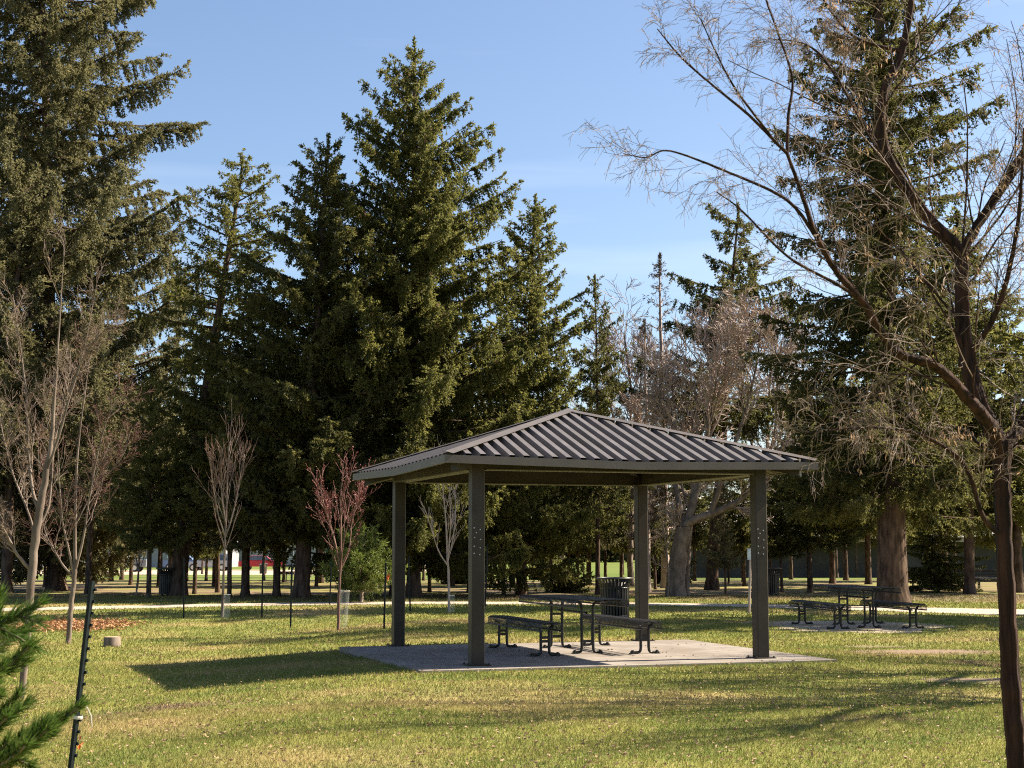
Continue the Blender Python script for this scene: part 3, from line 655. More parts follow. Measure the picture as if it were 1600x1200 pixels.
# ------------------------------------------------------------------ bare broadleaf trees
def grow(rng, S, D, L, R0, N, wander, trop, end=.3):
    B = len(S); P = np.zeros((B, N, 3)); P[:, 0] = S; d = D.copy()
    trop = np.asarray(trop, float)
    for i in range(1, N):
        d = unit(d + rng.normal(0, wander, (B, 3)) + np.array([0, 0, 1.])*trop)
        P[:, i] = P[:, i-1] + d*(L/(N - 1))[:, None]
    return P, R0[:, None]*(1 - (1 - end)*np.linspace(0, 1, N))[None]
def kids(rng, P, Rr, n, t0, t1, a0, a1, ratio, rr=.6, minlen=0, lens=None):
    B, N, _ = P.shape; own = np.repeat(np.arange(B), n); m = len(own)
    t = t0 + (t1 - t0)*((np.tile(np.arange(n), B) + rng.random(m))/n)
    x = t*(N - 1); i = np.minimum(x.astype(int), N - 2); f = (x - i)[:, None]
    S = P[own, i]*(1 - f) + P[own, i+1]*f; T = unit(P[own, i+1] - P[own, i])
    pr = unit(np.cross(T, rng.normal(size=(m, 3)))); a = rng.uniform(a0, a1, m)[:, None]
    D = unit(T*np.cos(a) + pr*np.sin(a)); plen = np.linalg.norm(np.diff(P, axis=1), axis=2).sum(1)
    L = np.maximum(minlen, plen[own]*ratio*(1.1 - .55*t)*rng.uniform(.6, 1.25, m)); Rk = (Rr[own, i]*(1 - f[:, 0]) + Rr[own, i+1]*f[:, 0])*rr
    return S, D, L, Rk
def bare_tree(seed, limbs, spec, rmin=.004, twig_mat='twig', bark='bark_grey', name='bare_tree', label='', loc=(0, 0, 0), sides0=10, extra=None, group=None, trunk_levels=1, rough=0.0, snap=True):
    """limbs: list of (points, radii) already shaped; spec: one dict per further order of branching"""
    rng = np.random.default_rng(seed); t = thing(name, label, 'tree', loc, 0, group)
    tm = MB(); cm = MB(); gen = []
    wts = []
    b0 = np.asarray(loc, float); eye = np.array([0, 0, EYE])
    for P, rr, *wt in limbs:
        wts.append(wt[0] if wt else 1.0)
        if gen and snap:                                            # every limb springs from the limb it leaves
            P = np.asarray(P, float) + b0 - eye; prev = np.concatenate([c[0] for c, _ in gen]) + b0 - eye
            k = np.argmin(np.linalg.norm(prev[:, [0, 2]]/prev[:, 1:2] - P[0, [0, 2]]/P[0, 1], axis=1))
            P = P*((P[:, 1:2] + prev[k, 1] - P[0, 1])/P[:, 1:2]); P[0] = prev[k]; P = P - b0 + eye
        P = np.asarray(P, float); rr = np.asarray(rr, float)
        s = np.linspace(0, len(P) - 1, (9 if rough else 4)*(len(P) - 1) + 1); i = np.minimum(s.astype(int), len(P) - 2); f = s - i     # smooth the hand-set points
        Pp = np.vstack([2*P[0] - P[1], P, 2*P[-1] - P[-2]])
        p0, p1, p2, p3 = Pp[i], Pp[i+1], Pp[i+2], Pp[i+3]; f_ = f[:, None]
        C = .5*((2*p1) + (-p0 + p2)*f_ + (2*p0 - 5*p1 + 4*p2 - p3)*f_**2 + (-p0 + 3*p1 - 3*p2 + p3)*f_**3)
        rs = rr[i]*(1 - f) + rr[i+1]*f
        C[1:-1] += rng.normal(0, .06 if rough else .12, C[1:-1].shape)*rs[1:-1, None]
        tm.tubes(C, rs*(1 + rng.normal(0, .03, len(rs))), sides0)
        if rough and rs[0] > .03:                                   # ridged, peeling bark
            q = tm.v[-1].reshape(len(C), sides0, 3); na = rng.normal(0, 1, sides0)[None] + .7*np.cumsum(rng.normal(0, .45, (len(C), sides0)), 0); na = np.clip(na, -1.8, 1.8)
            tm.v[-1] = (C[:, None] + (q - C[:, None])*(1 + rough*na)[..., None]).reshape(-1, 3)
        gen.append((C[None], rs[None]))
    cur = gen; tips = []
    for li, sp in enumerate(spec):
        nxt = []
        for gi, (P, Rr) in enumerate(cur):
            skip, nn = sp.get('t0', .25), sp['n']
            if li == 0 and P is gen[0][0] and not sp.get('all'): skip, nn = .86, 3
            elif li == 0: nn = max(3, int(nn*wts[gi]))
            S, D, L, Rk = kids(rng, P, Rr, nn, skip, sp.get('t1', 1.0), *sp['ang'], sp['ratio'], sp.get('rr', .55), sp.get('minlen', 0))
            L = np.minimum(L, sp.get('maxlen', 9))
            Rk = np.maximum(Rk, rmin)
            P2, R2 = grow(rng, S, D, L, Rk, sp.get('N', 5), sp.get('wander', .12), sp.get('trop', .05), sp.get('end', .4))
            nxt.append((P2, R2))
        # merge equal shapes
        P = np.concatenate([p for p, _ in nxt]); Rr = np.concatenate([r for _, r in nxt]); cur = [(P, Rr)]
        (tm if li < trunk_levels else cm).tubes(P, np.maximum(Rr, rmin*.7), 6 if li == 0 else (4 if li == 1 else 3)); tips.append((P, Rr))
    tm.build('trunk', M[bark], t, True)
    cm.build('twigs', M[twig_mat], t)
    if extra: extra(rng, t, tips)
    return t
def px_limb(pts, Y, base, dy=0.0):
    """points read off the photograph at depth Y (dy lets the limb come forward or back), relative to the tree's base"""
    return [at(x, y, Y + dy*i/max(1, len(pts) - 1)) - base for i, (x, y) in enumerate(pts)]
def keys_fn(n, size, where=-1, mat_='key', nm='seed_clusters', per=6, xmin=-99):
    def f(rng, t, tips):
        m = MB(); P = np.concatenate([p.reshape(-1, 3) for p, _ in tips[where:]]) if where < 0 else tips[where][0].reshape(-1, 3)
        P = P[P[:, 0] > xmin]; c = P[rng.integers(0, len(P), n)]; q = np.repeat(c, per, 0) + rng.normal(0, size*.35, (n*per, 3))
        m.kites(q, unit(rng.normal(0, .45, q.shape) + np.array([0, 0, -1.])), size*rng.uniform(.6, 1.2, n*per), size*.2, rng); m.build(nm, [M[mat_]], t)['kind'] = 'stuff'
    return f
def buds_fn(n, size, mat_):
    def f(rng, t, tips):
        m = MB(); P = np.concatenate([p[:, 1:].reshape(-1, 3) for p, _ in tips[-2:]])
        q = P[rng.integers(0, len(P), n)] + rng.normal(0, .012, (n, 3)); m.kites(q, unit(rng.normal(0, .6, q.shape) + np.array([0, 0, .5])), size*rng.uniform(.6, 1.2, n), size*.55, rng); m.build('leaf_buds', [M[mat_]], t)['kind'] = 'stuff'
    return f

# the reddish tree at the right edge
YB = 9.0; base = np.array([at(1588, 1200, YB)[0] + .02, YB, 0.0])
def LB(pts, dy=0): return px_limb(pts, YB, base, dy)
r_ = .075
limbs = [([(0, 0, -.05)] + LB([(1590, 1200), (1582, 1080), (1574, 940), (1569, 830), (1567, 740), (1566, 692)]), [.066, .056, .053, .050, .049, .049, .058]),
         (LB([(1566, 700), (1545, 660), (1500, 608), (1461, 572), (1397, 546), (1352, 477), (1311, 429), (1277, 372), (1252, 300), (1230, 240)], -.8), [.038, .036, .031, .027, .024, .021, .017, .014, .011, .008], .8),
         (LB([(1568, 700), (1530, 630), (1508, 540), (1502, 450), (1497, 394), (1437, 325), (1382, 235), (1380, 150), (1409, 81), (1428, -20), (1450, -120)], .7), [.052, .048, .042, .040, .038, .034, .030, .026, .022, .017, .01]),
         (LB([(1498, 400), (1527, 353), (1596, 244), (1650, 160), (1690, 40), (1720, -90)], .2), [.032, .029, .025, .02, .015, .01]),
         (LB([(1568, 698), (1605, 655), (1650, 560), (1680, 430), (1705, 260), (1720, 80)], .5), [.045, .04, .034, .028, .02, .012]),
         (LB([(1562, 838), (1535, 805), (1506, 725), (1442, 680), (1394, 670), (1340, 668), (1289, 673)], -.6), [.016, .015, .012, .010, .008, .006, .004]),
         (LB([(1230, 240), (1170, 180), (1100, 122), (1060, 85), (1027, 45)], -.3), [.010, .008, .006, .005, .003], .36),
         (LB([(1230, 240), (1232, 180), (1238, 122), (1215, 50), (1194, -10), (1180, -70)], .2), [.010, .009, .007, .006, .005, .003], .36),
         (LB([(1279, 372), (1230, 313), (1140, 270), (1047, 236), (1010, 246), (974, 240)], -.4), [.011, .009, .007, .005, .004, .002], .36),
         (LB([(1205, 225), (1150, 140), (1118, 80), (1095, 30)], -.3), [.007, .006, .004, .003], .36),
         (LB([(1340, 465), (1300, 440), (1230, 400), (1160, 330), (1120, 300)], -.5), [.011, .009, .007, .005, .003], .36),
         (LB([(1420, 305), (1370, 230), (1300, 110), (1260, 70), (1200, 60)], .4), [.015, .012, .009, .006, .003]),
         (LB([(1405, 80), (1340, 60), (1300, 20), (1270, -30)], -.3), [.013, .010, .007, .004]),
         (LB([(1512, 560), (1560, 480), (1590, 350), (1600, 200)], -.4), [.02, .016, .012, .007])]
bare_tree(71, limbs, [dict(n=28, t0=.16, ang=(.35, .85), ratio=.34, rr=.22, N=7, wander=.09, trop=.03, maxlen=1.2, minlen=.15),
                      dict(n=7, t0=.1, ang=(.4, 1.0), ratio=.6, rr=.6, N=7, wander=.13, trop=-.05, maxlen=.7, minlen=.08),
                      dict(n=4, t0=.1, ang=(.35, .9), ratio=.6, rr=.65, N=5, wander=.2, trop=-.14, maxlen=.34, minlen=.06)],
          .0014, 'twig', 'bark_red', label='leafless tree with peeling reddish trunk and drooping twigs at the right edge', loc=base, sides0=24, rough=.085, extra=keys_fn(430, .038, per=5, xmin=-1.1))
# the two bare trees at the left
base = ground(33, 1092); YB = base[1]
def LB(pts, dy=0): return px_limb(pts, YB, base, dy)
limbs = [([(0, 0, -.05)] + LB([(36, 1060), (42, 1000), (47, 930), (53, 860), (62, 800), (72, 740), (80, 690), (86, 610), (92, 520), (97, 440), (102, 372)]), [0.0448, 0.0420, 0.0414, 0.0459, 0.0526, 0.0476, 0.0372, 0.0262, 0.0176, 0.0110, 0.0064, 0.0027]),
         (LB([(45, 890), (28, 868), (10, 835), (-15, 790), (-30, 700)], -.3), [0.0224, 0.0190, 0.0157, 0.0134, 0.0090]),
         (LB([(62, 800), (50, 760), (44, 690), (40, 610), (30, 530), (20, 460)], .4), [0.0224, 0.0190, 0.0157, 0.0129, 0.0090, 0.0045]),
         (LB([(72, 740), (92, 680), (115, 600), (135, 550), (160, 520), (182, 500)], -.4), [0.0190, 0.0157, 0.0134, 0.0101, 0.0067, 0.0034]),
         (LB([(60, 830), (76, 790), (84, 700), (98, 640), (128, 560), (150, 450)], .5), [0.0168, 0.0151, 0.0123, 0.0101, 0.0073, 0.0039]),
         (LB([(56, 840), (44, 800), (20, 740), (5, 680), (-10, 600)], .5), [0.0146, 0.0129, 0.0101, 0.0078, 0.0045])]
bare_tree(72, limbs, [dict(n=24, t0=.25, ang=(.4, .85), ratio=.24, rr=.4, N=6, wander=.12, trop=.10, maxlen=1.0, minlen=.15),
                      dict(n=8, t0=.1, ang=(.35, .8), ratio=.5, rr=.6, N=5, wander=.16, trop=.06, maxlen=.4, minlen=.07),
                      dict(n=4, t0=.2, ang=(.35, .8), ratio=.55, rr=.7, N=4, wander=.18, trop=.05, maxlen=.25, minlen=.05)],
          .002, 'twig', 'bark_pale', label='bare tree with a thick pale crooked trunk at the left edge behind the pine shoots', loc=base, extra=keys_fn(90, .035))
base = ground(107, 1006); YB = base[1]
limbs = [([(0, 0, -.05)] + LB([(109, 970), (113, 930), (116, 902), (117, 860), (118, 780), (122, 700), (132, 620), (140, 560)]), [0.0540, 0.0490, 0.0461, 0.0432, 0.0324, 0.0259, 0.0194, 0.0130, 0.0072]),
         (LB([(116, 905), (100, 885), (84, 858), (70, 830), (62, 780), (60, 700)], .3), [0.0230, 0.0202, 0.0173, 0.0130, 0.0086, 0.0058]),
         (LB([(116, 890), (128, 850), (138, 790), (150, 720), (170, 650), (195, 610)], -.3), [0.0259, 0.0230, 0.0187, 0.0144, 0.0094, 0.0050]),
         (LB([(114, 905), (105, 850), (96, 800), (90, 700), (84, 620)], -.4), [0.0216, 0.0187, 0.0144, 0.0101, 0.0050]),
         (LB([(119, 820), (150, 760), (190, 715), (205, 670)], .4), [0.0144, 0.0115, 0.0079, 0.0043])]
bare_tree(73, limbs, [dict(n=18, t0=.25, ang=(.35, .8), ratio=.28, rr=.42, N=6, wander=.12, trop=.09, maxlen=.9, minlen=.15),
                      dict(n=8, t0=.1, ang=(.35, .8), ratio=.5, rr=.6, N=5, wander=.16, trop=.06, maxlen=.5, minlen=.09),
                      dict(n=4, t0=.2, ang=(.35, .8), ratio=.55, rr=.7, N=4, wander=.18, trop=.05, maxlen=.3, minlen=.07)],
          .003, 'twig_red', 'bark_pale', label='bare forked tree on a slim pale trunk beside the stump', loc=base, extra=buds_fn(500, .03, 'bud_red'))

def sapling(seed, bpx, forks, top_spread, label, bark, twig, rmin, n1, extra=None, r0=.03, ratio=.5, trop=.16):
    base = ground(*bpx); Y = base[1]
    ls = [([(0, 0, -.03)] + px_limb(forks[0][1:], Y, base), np.linspace(r0, .008, len(forks[0])))]
    for i, f in enumerate(forks[1:]): ls.append((px_limb(f, Y, base, (.4 if i % 2 else -.4)), np.linspace(r0*.55, .006, len(f))))
    return bare_tree(seed, ls, [dict(all=1, n=n1, t0=.35, ang=(.3, .65), ratio=ratio, rr=.5, N=6, wander=.08, trop=trop, maxlen=1.1, minlen=.2),
                                dict(n=5, t0=.15, ang=(.3, .7), ratio=.5, rr=.65, N=5, wander=.12, trop=trop*.8, maxlen=.5, minlen=.1)],
                     rmin, twig, bark, 'sapling', label, base, 8, extra)
sapling(81, (347, 965), [[(347, 965), (349, 900), (352, 840), (355, 760), (358, 690)], [(352, 838), (340, 800), (332, 750), (328, 715)], [(352, 836), (366, 795), (376, 740), (382, 710)], [(353, 820), (346, 770), (345, 705)]], 0,
        'slim upright sapling with vertical tan twigs beyond the stump', 'bark_grey', 'twig_red', .0042, 14, r0=.034)
sapling(82, (528, 985), [[(528, 985), (530, 920), (532, 890), (533, 830), (532, 780), (536, 742)], [(532, 893), (524, 850), (512, 810), (504, 780)], [(532, 893), (545, 860), (550, 815), (562, 770), (566, 752)], [(532, 890), (538, 840), (552, 800), (572, 775)], [(531, 880), (520, 830), (508, 795), (500, 755)]], 0,
        'red-budded sapling on a slim brown trunk with a clear guard, left of the pavilion', 'twig_red', 'twig_plum', .004, 12, buds_fn(1700, .033, 'bud_red'), .03, .42, .08)
sapling(83, (702, 957), [[(702, 957), (701, 900), (699, 870), (697, 820), (692, 760), (690, 720)], [(700, 884), (685, 860), (672, 820), (662, 790)], [(701, 880), (708, 840), (712, 800), (710, 770)], [(700, 875), (704, 820), (702, 760)]], 0,
        'pale grey sapling seen between the two left pavilion posts', 'twig_grey', 'twig_grey', .0045, 8, r0=.032, ratio=.34)
sapling(84, (1043, 933), [[(1043, 933), (1044, 890), (1040, 850), (1036, 820), (1030, 790)], [(1043, 880), (1034, 850), (1028, 825)], [(1042, 862), (1050, 835), (1054, 805)], [(1044, 890), (1032, 884), (1022, 880)]], 0,
        'thin whitish sapling hugging the pale leaning trunk', 'bark_pale', 'bark_pale', .006, 6, r0=.04, ratio=.35)
sapling(85, (213, 930), [[(213, 930), (216, 900), (219, 860), (222, 810)], [(217, 890), (208, 850), (204, 820)]], 0, 'thin grey sapling standing in the shade beside the pickup', 'bark_grey', 'twig_grey', .007, 6, r0=.045, ratio=.35)
# bare crowns behind the pavilion roof
def big_bare(seed, bpx, forks, label, bark, radii, r_min=.0115, dens=1.2):
    base = ground(*bpx); Y = base[1]; ls = [([(0, 0, -.1)] + px_limb(forks[0][1:], Y, base), radii[0])]
    rg = np.random.default_rng(seed)
    for f, rr in zip(forks[1:], radii[1:]): ls.append((px_limb(f, Y, base, rg.uniform(-1.6, 1.6)), rr))
    return bare_tree(seed, ls, [dict(all=(seed != 91), n=int(11*dens), t0=.45, ang=(.4, .9), ratio=.42, rr=.45, N=6, wander=.14, trop=.08, maxlen=2.6, minlen=.6),
                                dict(n=8, t0=.1, ang=(.4, .9), ratio=.52, rr=.55, N=5, wander=.16, trop=.05, maxlen=1.3, minlen=.35),
                                dict(n=8, t0=.1, ang=(.35, .9), ratio=.55, rr=.6, N=4, wander=.2, trop=.02, maxlen=.75, minlen=.2)],
                     r_min, 'twig_grey', bark, 'bare_tree', label, base, 10)
def lin(a, b, n): return list(np.linspace(a, b, n))
big_bare(91, (1056, 932), [[(1056, 932), (1057, 900), (1061, 860), (1068, 822)], [(1068, 826), (1085, 812), (1120, 800), (1160, 778), (1195, 745), (1225, 690)], [(1066, 826), (1062, 790), (1050, 740), (1040, 680), (1030, 600)], [(1075, 815), (1090, 760), (1105, 690), (1108, 600), (1105, 520)], [(1110, 803), (1130, 740), (1160, 660), (1180, 580), (1190, 510)], [(1110, 690), (1135, 620), (1150, 550), (1150, 500)], [(1050, 745), (1030, 720), (1000, 690), (975, 640)], [(1190, 750), (1210, 680), (1215, 600), (1222, 530)]],
         'spreading bare tree on a thick pale leaning trunk behind the pavilion', 'bark_pale', [[.34, .28, .25, .26], lin(.15, .03, 6), lin(.13, .02, 5), lin(.14, .02, 5), lin(.09, .015, 5), lin(.06, .015, 4), lin(.07, .015, 4), lin(.06, .015, 4)])
big_bare(92, (1073, 931), [[(1073, 931), (1074, 880), (1078, 820), (1085, 740), (1090, 660), (1085, 600)], [(1078, 800), (1060, 740), (1050, 660), (1052, 590)], [(1086, 730), (1110, 660), (1130, 590), (1140, 540)]],
         'bare tree with a grey trunk half hidden by the thick pale leaning one', 'bark_grey', [lin(.12, .03, 6), lin(.05, .02, 4), lin(.05, .02, 4)])
big_bare(93, (985, 915), [[(985, 915), (985, 860), (988, 780), (1000, 700), (985, 600), (975, 520)], [(990, 760), (1010, 690), (1030, 610), (1035, 560)], [(992, 740), (965, 680), (950, 600), (948, 540)], [(1000, 700), (1000, 620), (1005, 540)]],
         'bare grey-twigged tree rising behind the peak of the pavilion roof', 'bark_grey', [lin(.14, .03, 6), lin(.06, .02, 4), lin(.06, .02, 4), lin(.05, .02, 3)])
big_bare(94, (1195, 915), [[(1195, 915), (1195, 840), (1198, 750), (1200, 650), (1205, 560)], [(1197, 760), (1170, 680), (1160, 600)], [(1198, 740), (1225, 660), (1240, 580), (1245, 520)]],
         'bare grey tree rising above the right end of the pavilion roof', 'bark_grey', [lin(.13, .03, 5), lin(.06, .02, 3), lin(.06, .02, 4)])
big_bare(95, (880, 905), [[(880, 905), (880, 850), (890, 790), (905, 720), (915, 650)], [(885, 800), (860, 760), (850, 720)], [(890, 790), (930, 760), (960, 720), (975, 690)]],
         'bare brown tree under the spruces, seen below the pavilion roof', 'bark_grey', [lin(.14, .04, 5), lin(.06, .02, 3), lin(.06, .02, 4)])

rgn = np.random.default_rng(6)
ls = [([(0, 0, -.1), (.1, 0, 1.5), (.05, .1, 3.0), (.1, 0, 5), (-.1, .1, 7.2), (0, 0, 9)], lin(.16, .03, 6))]
for k in range(13):
    a = k*2.4; z = 2.4 + .4*k; L = 4.2 - .2*k; ls.append(([(0, 0, z), (math.cos(a)*L*.3, math.sin(a)*L*.3, z + .7), (math.cos(a)*L*.7, math.sin(a)*L*.7, z + 1.5), (math.cos(a)*L, math.sin(a)*L, z + 2.4)], lin(.08, .02, 4)))
for bx, by, lab in ((12.6, 20.2, 'wide bare tree standing on the lawn beyond the right edge of view'), (10.6, 16.6, 'nearer wide bare tree on the lawn beyond the right edge of view')):
    bare_tree(int(bx*10), ls, [dict(n=14, t0=.25, ang=(.4, .9), ratio=.4, rr=.5, N=6, wander=.14, trop=.06, maxlen=2, minlen=.5), dict(n=6, t0=.1, ang=(.4, .9), ratio=.55, rr=.55, N=5, wander=.16, trop=.03, maxlen=1.1, minlen=.3),
                  dict(n=4, t0=.1, ang=(.35, .9), ratio=.5, rr=.6, N=4, wander=.2, maxlen=.6, minlen=.15)], .006, 'twig', 'bark_red', 'bare_tree', lab, (bx, by, 0), 10, snap=False)
# ------------------------------------------------------------------ stump, posts, guards, sign
b = ground(175, 1010); t = thing('tree_stump', 'small sawn log stump standing on the lawn beside the slim bare trunk', 'stump', b, .3)
m = MB(); prof = [(.165, -.02), (.15, .03), (.143, .16), (.138, .168)]; m.lathe(prof, 22)
rg = np.random.default_rng(2); m.v[0] = m.v[0]*np.concatenate([np.tile(np.stack([1 + rg.normal(0, .02, 22)]*2 + [np.ones(22)], 1), (4, 1))])
m.build('bark_side', M['bark_pale'], t, True); q = MB(); q.lathe([(.138, .167), (.09, .171), (.001, .172)], 22); q.build('cut_face', M['stump_wood'], t, True)
def t_post(loc, h, label, tilt=(0, 0), s=1.0, studs=True, group='dark steel stakes around the saplings'):
    t = thing('stake_post', label, 'stake', loc, -.5, group); t.rotation_euler = (tilt[0], tilt[1], -.35)
    m = MB(); m.box((0, 0, h/2 - .1), (.045*s, .007*s, h + .2)); m.box((0, .0195*s, h/2 - .1), (.007*s, .032*s, h + .198)); 
    if studs:
        q = m
        for k in range(int(h/.055)):
            z = .1 + k*.055
            if z < h - .02: q.box((.012, -.0085*s, z), (.014*s, .010*s, .012)); 
    m.build('shaft', M['post_green'], t)
    return t
pb = ground(111, 1212); ptop = at(146, 908, pb[1] - .05)
hh = ptop[2] - pb[2]; t = thing('stake_post', 'dark green studded steel stake leaning in the left foreground', 'stake', tuple(pb), 0, None)
d = Vector((ptop[0] - pb[0], ptop[1] - pb[1], hh)); t.rotation_euler = (d.to_track_quat('Z', 'Y').to_euler())
Lp = d.length
m = MB(); m.box((0, 0, Lp/2 - .15), (.036, .006, Lp + .3)); m.box((0, .018, Lp/2 - .15), (.006, .030, Lp + .298)); m.build('shaft', M['post_green'], t)
_q = MB(); _q.box((0, 0, 0), (.014, .016, .02)); STUD = _q.mesh('stud', M['post_green'])
for k in range(15):
    z = Lp - .06 - k*.083
    if z > .02: o = bpy.data.objects.new('stud', STUD); COL.objects.link(o); o.parent = t; o.location = (.02, -.009, z)
zt = Lp*.30
q = MB(); q.lathe([(.034, zt - .012), (.036, zt), (.034, zt + .012)], 10); q.build('orange_tie', M['tape'], t); 
q = MB(); q.kites(np.array([[.03, -.012, zt - .19], [.028, -.012, zt - .17], [.034, -.01, zt - .20]]), unit(np.array([[.3, 0, -1.], [.1, 0, 1.], [.5, -.2, .3]])), .045, .03, np.random.default_rng(1)); q.build('flag_ribbon', M['orange'], t)
q = MB(); q.tubes([(.025, 0, zt + .08), (.07, -.02, zt + .06), (.11, -.03, zt), (.135, -.03, zt - .08)], [.006, .007, .007, .004], 5); q.build('loose_strap', M['tape'], t)
for px, py, top, lean, label in [(287, 966, 868, 0, 'thin dark stake on the lawn left of the upright sapling'), (409, 965, 868, 2, 'thin dark stake on the lawn just right of the upright sapling'), (454, 981, 873, 2, 'tall dark stake left of the red-budded sapling'),
                           (515, 945, 880, 3, 'farther dark stake just behind the red-budded sapling'), (600, 983, 876, 3, 'dark stake between the little pine and the far left pavilion post'),
                           (641, 955, 868, -3, 'dark stake just right of the far left pavilion post'), (758, 948, 850, 4, 'leaning dark stake showing beside the nearest pavilion post')]:
    b = ground(px, py); tp = at(px + lean, top, b[1]); t_post(b, tp[2], label, (0, (tp[0] - b[0])/tp[2]), .85)
m = MB(); b = ground(600, 983); tg = at(606, 897, b[1]); tb = tag(m_ := None, None) if False else None
m.kites(np.array([tg, tg + [.01, 0, .03]]), unit(np.array([[0, 0, -1.], [.1, 0, -1.]])), .14, .06, np.random.default_rng(3)); tag(m.build('ribbon', M['orange']), 'strip of orange ribbon tied to the stake by the little pine', 'ribbon')
gm = bpy.data.materials.new('clear_mesh_plastic'); gm.use_nodes = True; gn = gm.node_tree.nodes; gp = gn['Principled BSDF']; gp.inputs['Base Color'].default_value = (.7, .72, .68, 1); gp.inputs['Roughness'].default_value = .5
gt = gn.new('ShaderNodeBsdfTransparent'); gx = gn.new('ShaderNodeMixShader'); gx.inputs[0].default_value = .09
gm.node_tree.links.new(gt.outputs[0], gx.inputs[1]); gm.node_tree.links.new(gp.outputs[0], gx.inputs[2]); gm.node_tree.links.new(gx.outputs[0], gn['Material Output'].inputs[0])
for bx, by, top, tilt, wd, label in [(534, 983, 915, .06, 10, 'clear plastic mesh guard leaning round the red-budded sapling'), (353, 966, 925, .03, 6, 'clear plastic guard beside the upright sapling stem'), (705, 957, 930, .02, 6, 'clear plastic guard round the grey sapling under the roof')]:
    b = ground(bx, by); tp = at(bx, top, b[1]); t = thing('tree_guard', label, 'tree guard', b, 0); t.rotation_euler = (0, tilt, 0)
    rr = wd/F_PX*b[1]*.8; m = MB(); a = np.linspace(0, 2*math.pi, 25)[:-1]
    m.lathe([(rr, -.02), (rr, tp[2])], 24); m.build('sleeve', gm, t, True)
    q = MB(); q.lathe([(rr + .002, tp[2] - .015), (rr + .004, tp[2]), (rr - .002, tp[2])], 24); q.build('rim', M['white'], t)
b = ground(1170, 958); t = thing('sign_post', 'small white park sign on a leaning metal post beside the right pavilion post', 'sign', b)
tp = at(1173, 857, b[1]); m = MB(); m.tubes([(0, 0, -.1), (tp[0] - b[0], 0, tp[2])], [.03, .03], 8, cap=True); m.build('pole', M['twig_grey'], t)
m = MB(); m.box((tp[0] - b[0], -.035, tp[2] - .13), (.17, .012, .26)); m.build('sign_panel', M['white'], t)

# ------------------------------------------------------------------ pine shoots in the left foreground
def near_pine():
    rng = np.random.default_rng(17); base = np.array([at(-75, 900, 5.2)[0], 5.2, 0.0])
    t = thing('pine_tree', 'young pine with long fresh green needles reaching in at the lower left corner', 'tree', base)
    tm = MB(); tm.tubes([(0, 0, -.05), (.01, 0, .5), (0, .02, 1.0), (.01, 0, 1.5), (0, 0, 1.75)], [.035, .03, .024, .015, .008], 8)
    cm = MB()
    tips = [((62, 942), 5.1, 950), ((20, 960), 5.2, 1000), ((0, 940), 5.3, 1040), ((45, 1010), 5.0, 1060), ((30, 1085), 5.0, 1130), ((5, 1040), 4.9, 1090), ((124, 1105), 4.9, 1170), ((75, 1140), 4.8, 1180), ((40, 1165), 4.75, 1195), ((10, 1120), 4.8, 1160), ((92, 1130), 5.0, 1190), ((15, 1195), 4.9, 1230), ((-5, 990), 5.4, 1050), ((-40, 900), 5.2, 960), ((-60, 1040), 5.0, 1080), ((-20, 1150), 5.1, 1180)]
    spots = []
    for (tx, ty), Y, sy in tips:
        T = at(tx, ty, Y) - base; S = np.array([0, 0, max(.1, min(1.5, at(-75, sy + 30, 5.2)[2]))]); m_ = (S + T)/2; m_[2] -= .06
        s = np.linspace(0, 1, 9)[:, None]; C = (1-s)**2*S + 2*s*(1-s)*m_ + s*s*T
        tm.tubes(C, np.linspace(.011, .0045, 9), 6); spots.append(C)
        for k in range(3):
            f = rng.uniform(.45, .85); i = int(f*8); d = unit(C[-1] - C[i] + rng.normal(0, .05, 3)); q = C[i] + d[None]*np.linspace(0, rng.uniform(.08, .17), 5)[:, None]
            tm.tubes(q, np.linspace(.006, .003, 5), 5); spots.append(q)
    for C in spots:
        L = np.linalg.norm(np.diff(C, axis=0), axis=1).sum(); n = int(1050*min(L, .38)); full = L > .2
        f = 1 - rng.random(n)*(min(1, .34/L) if full else 1); x = f*(len(C)-1); i = np.minimum(x.astype(int), len(C)-2); fr = (x - i)[:, None]
        P = C[i]*(1-fr) + C[i+1]*fr; T = unit(C[i+1] - C[i]); pr = unit(np.cross(T, rng.normal(size=(n, 3)))); a = rng.uniform(.22, .72, n)[:, None]*(1.3 - .6*f[:, None])
        D = unit(T*np.cos(a) + pr*np.sin(a) + np.array([0, 0, .12])); cm.kites(P, D, rng.uniform(.05, .08, n), .0042, rng, fold=.1)
    tm.build('trunk', M['bark_grey'], t, True); cm.build('crown', [M['pine_near']], t)
near_pine()

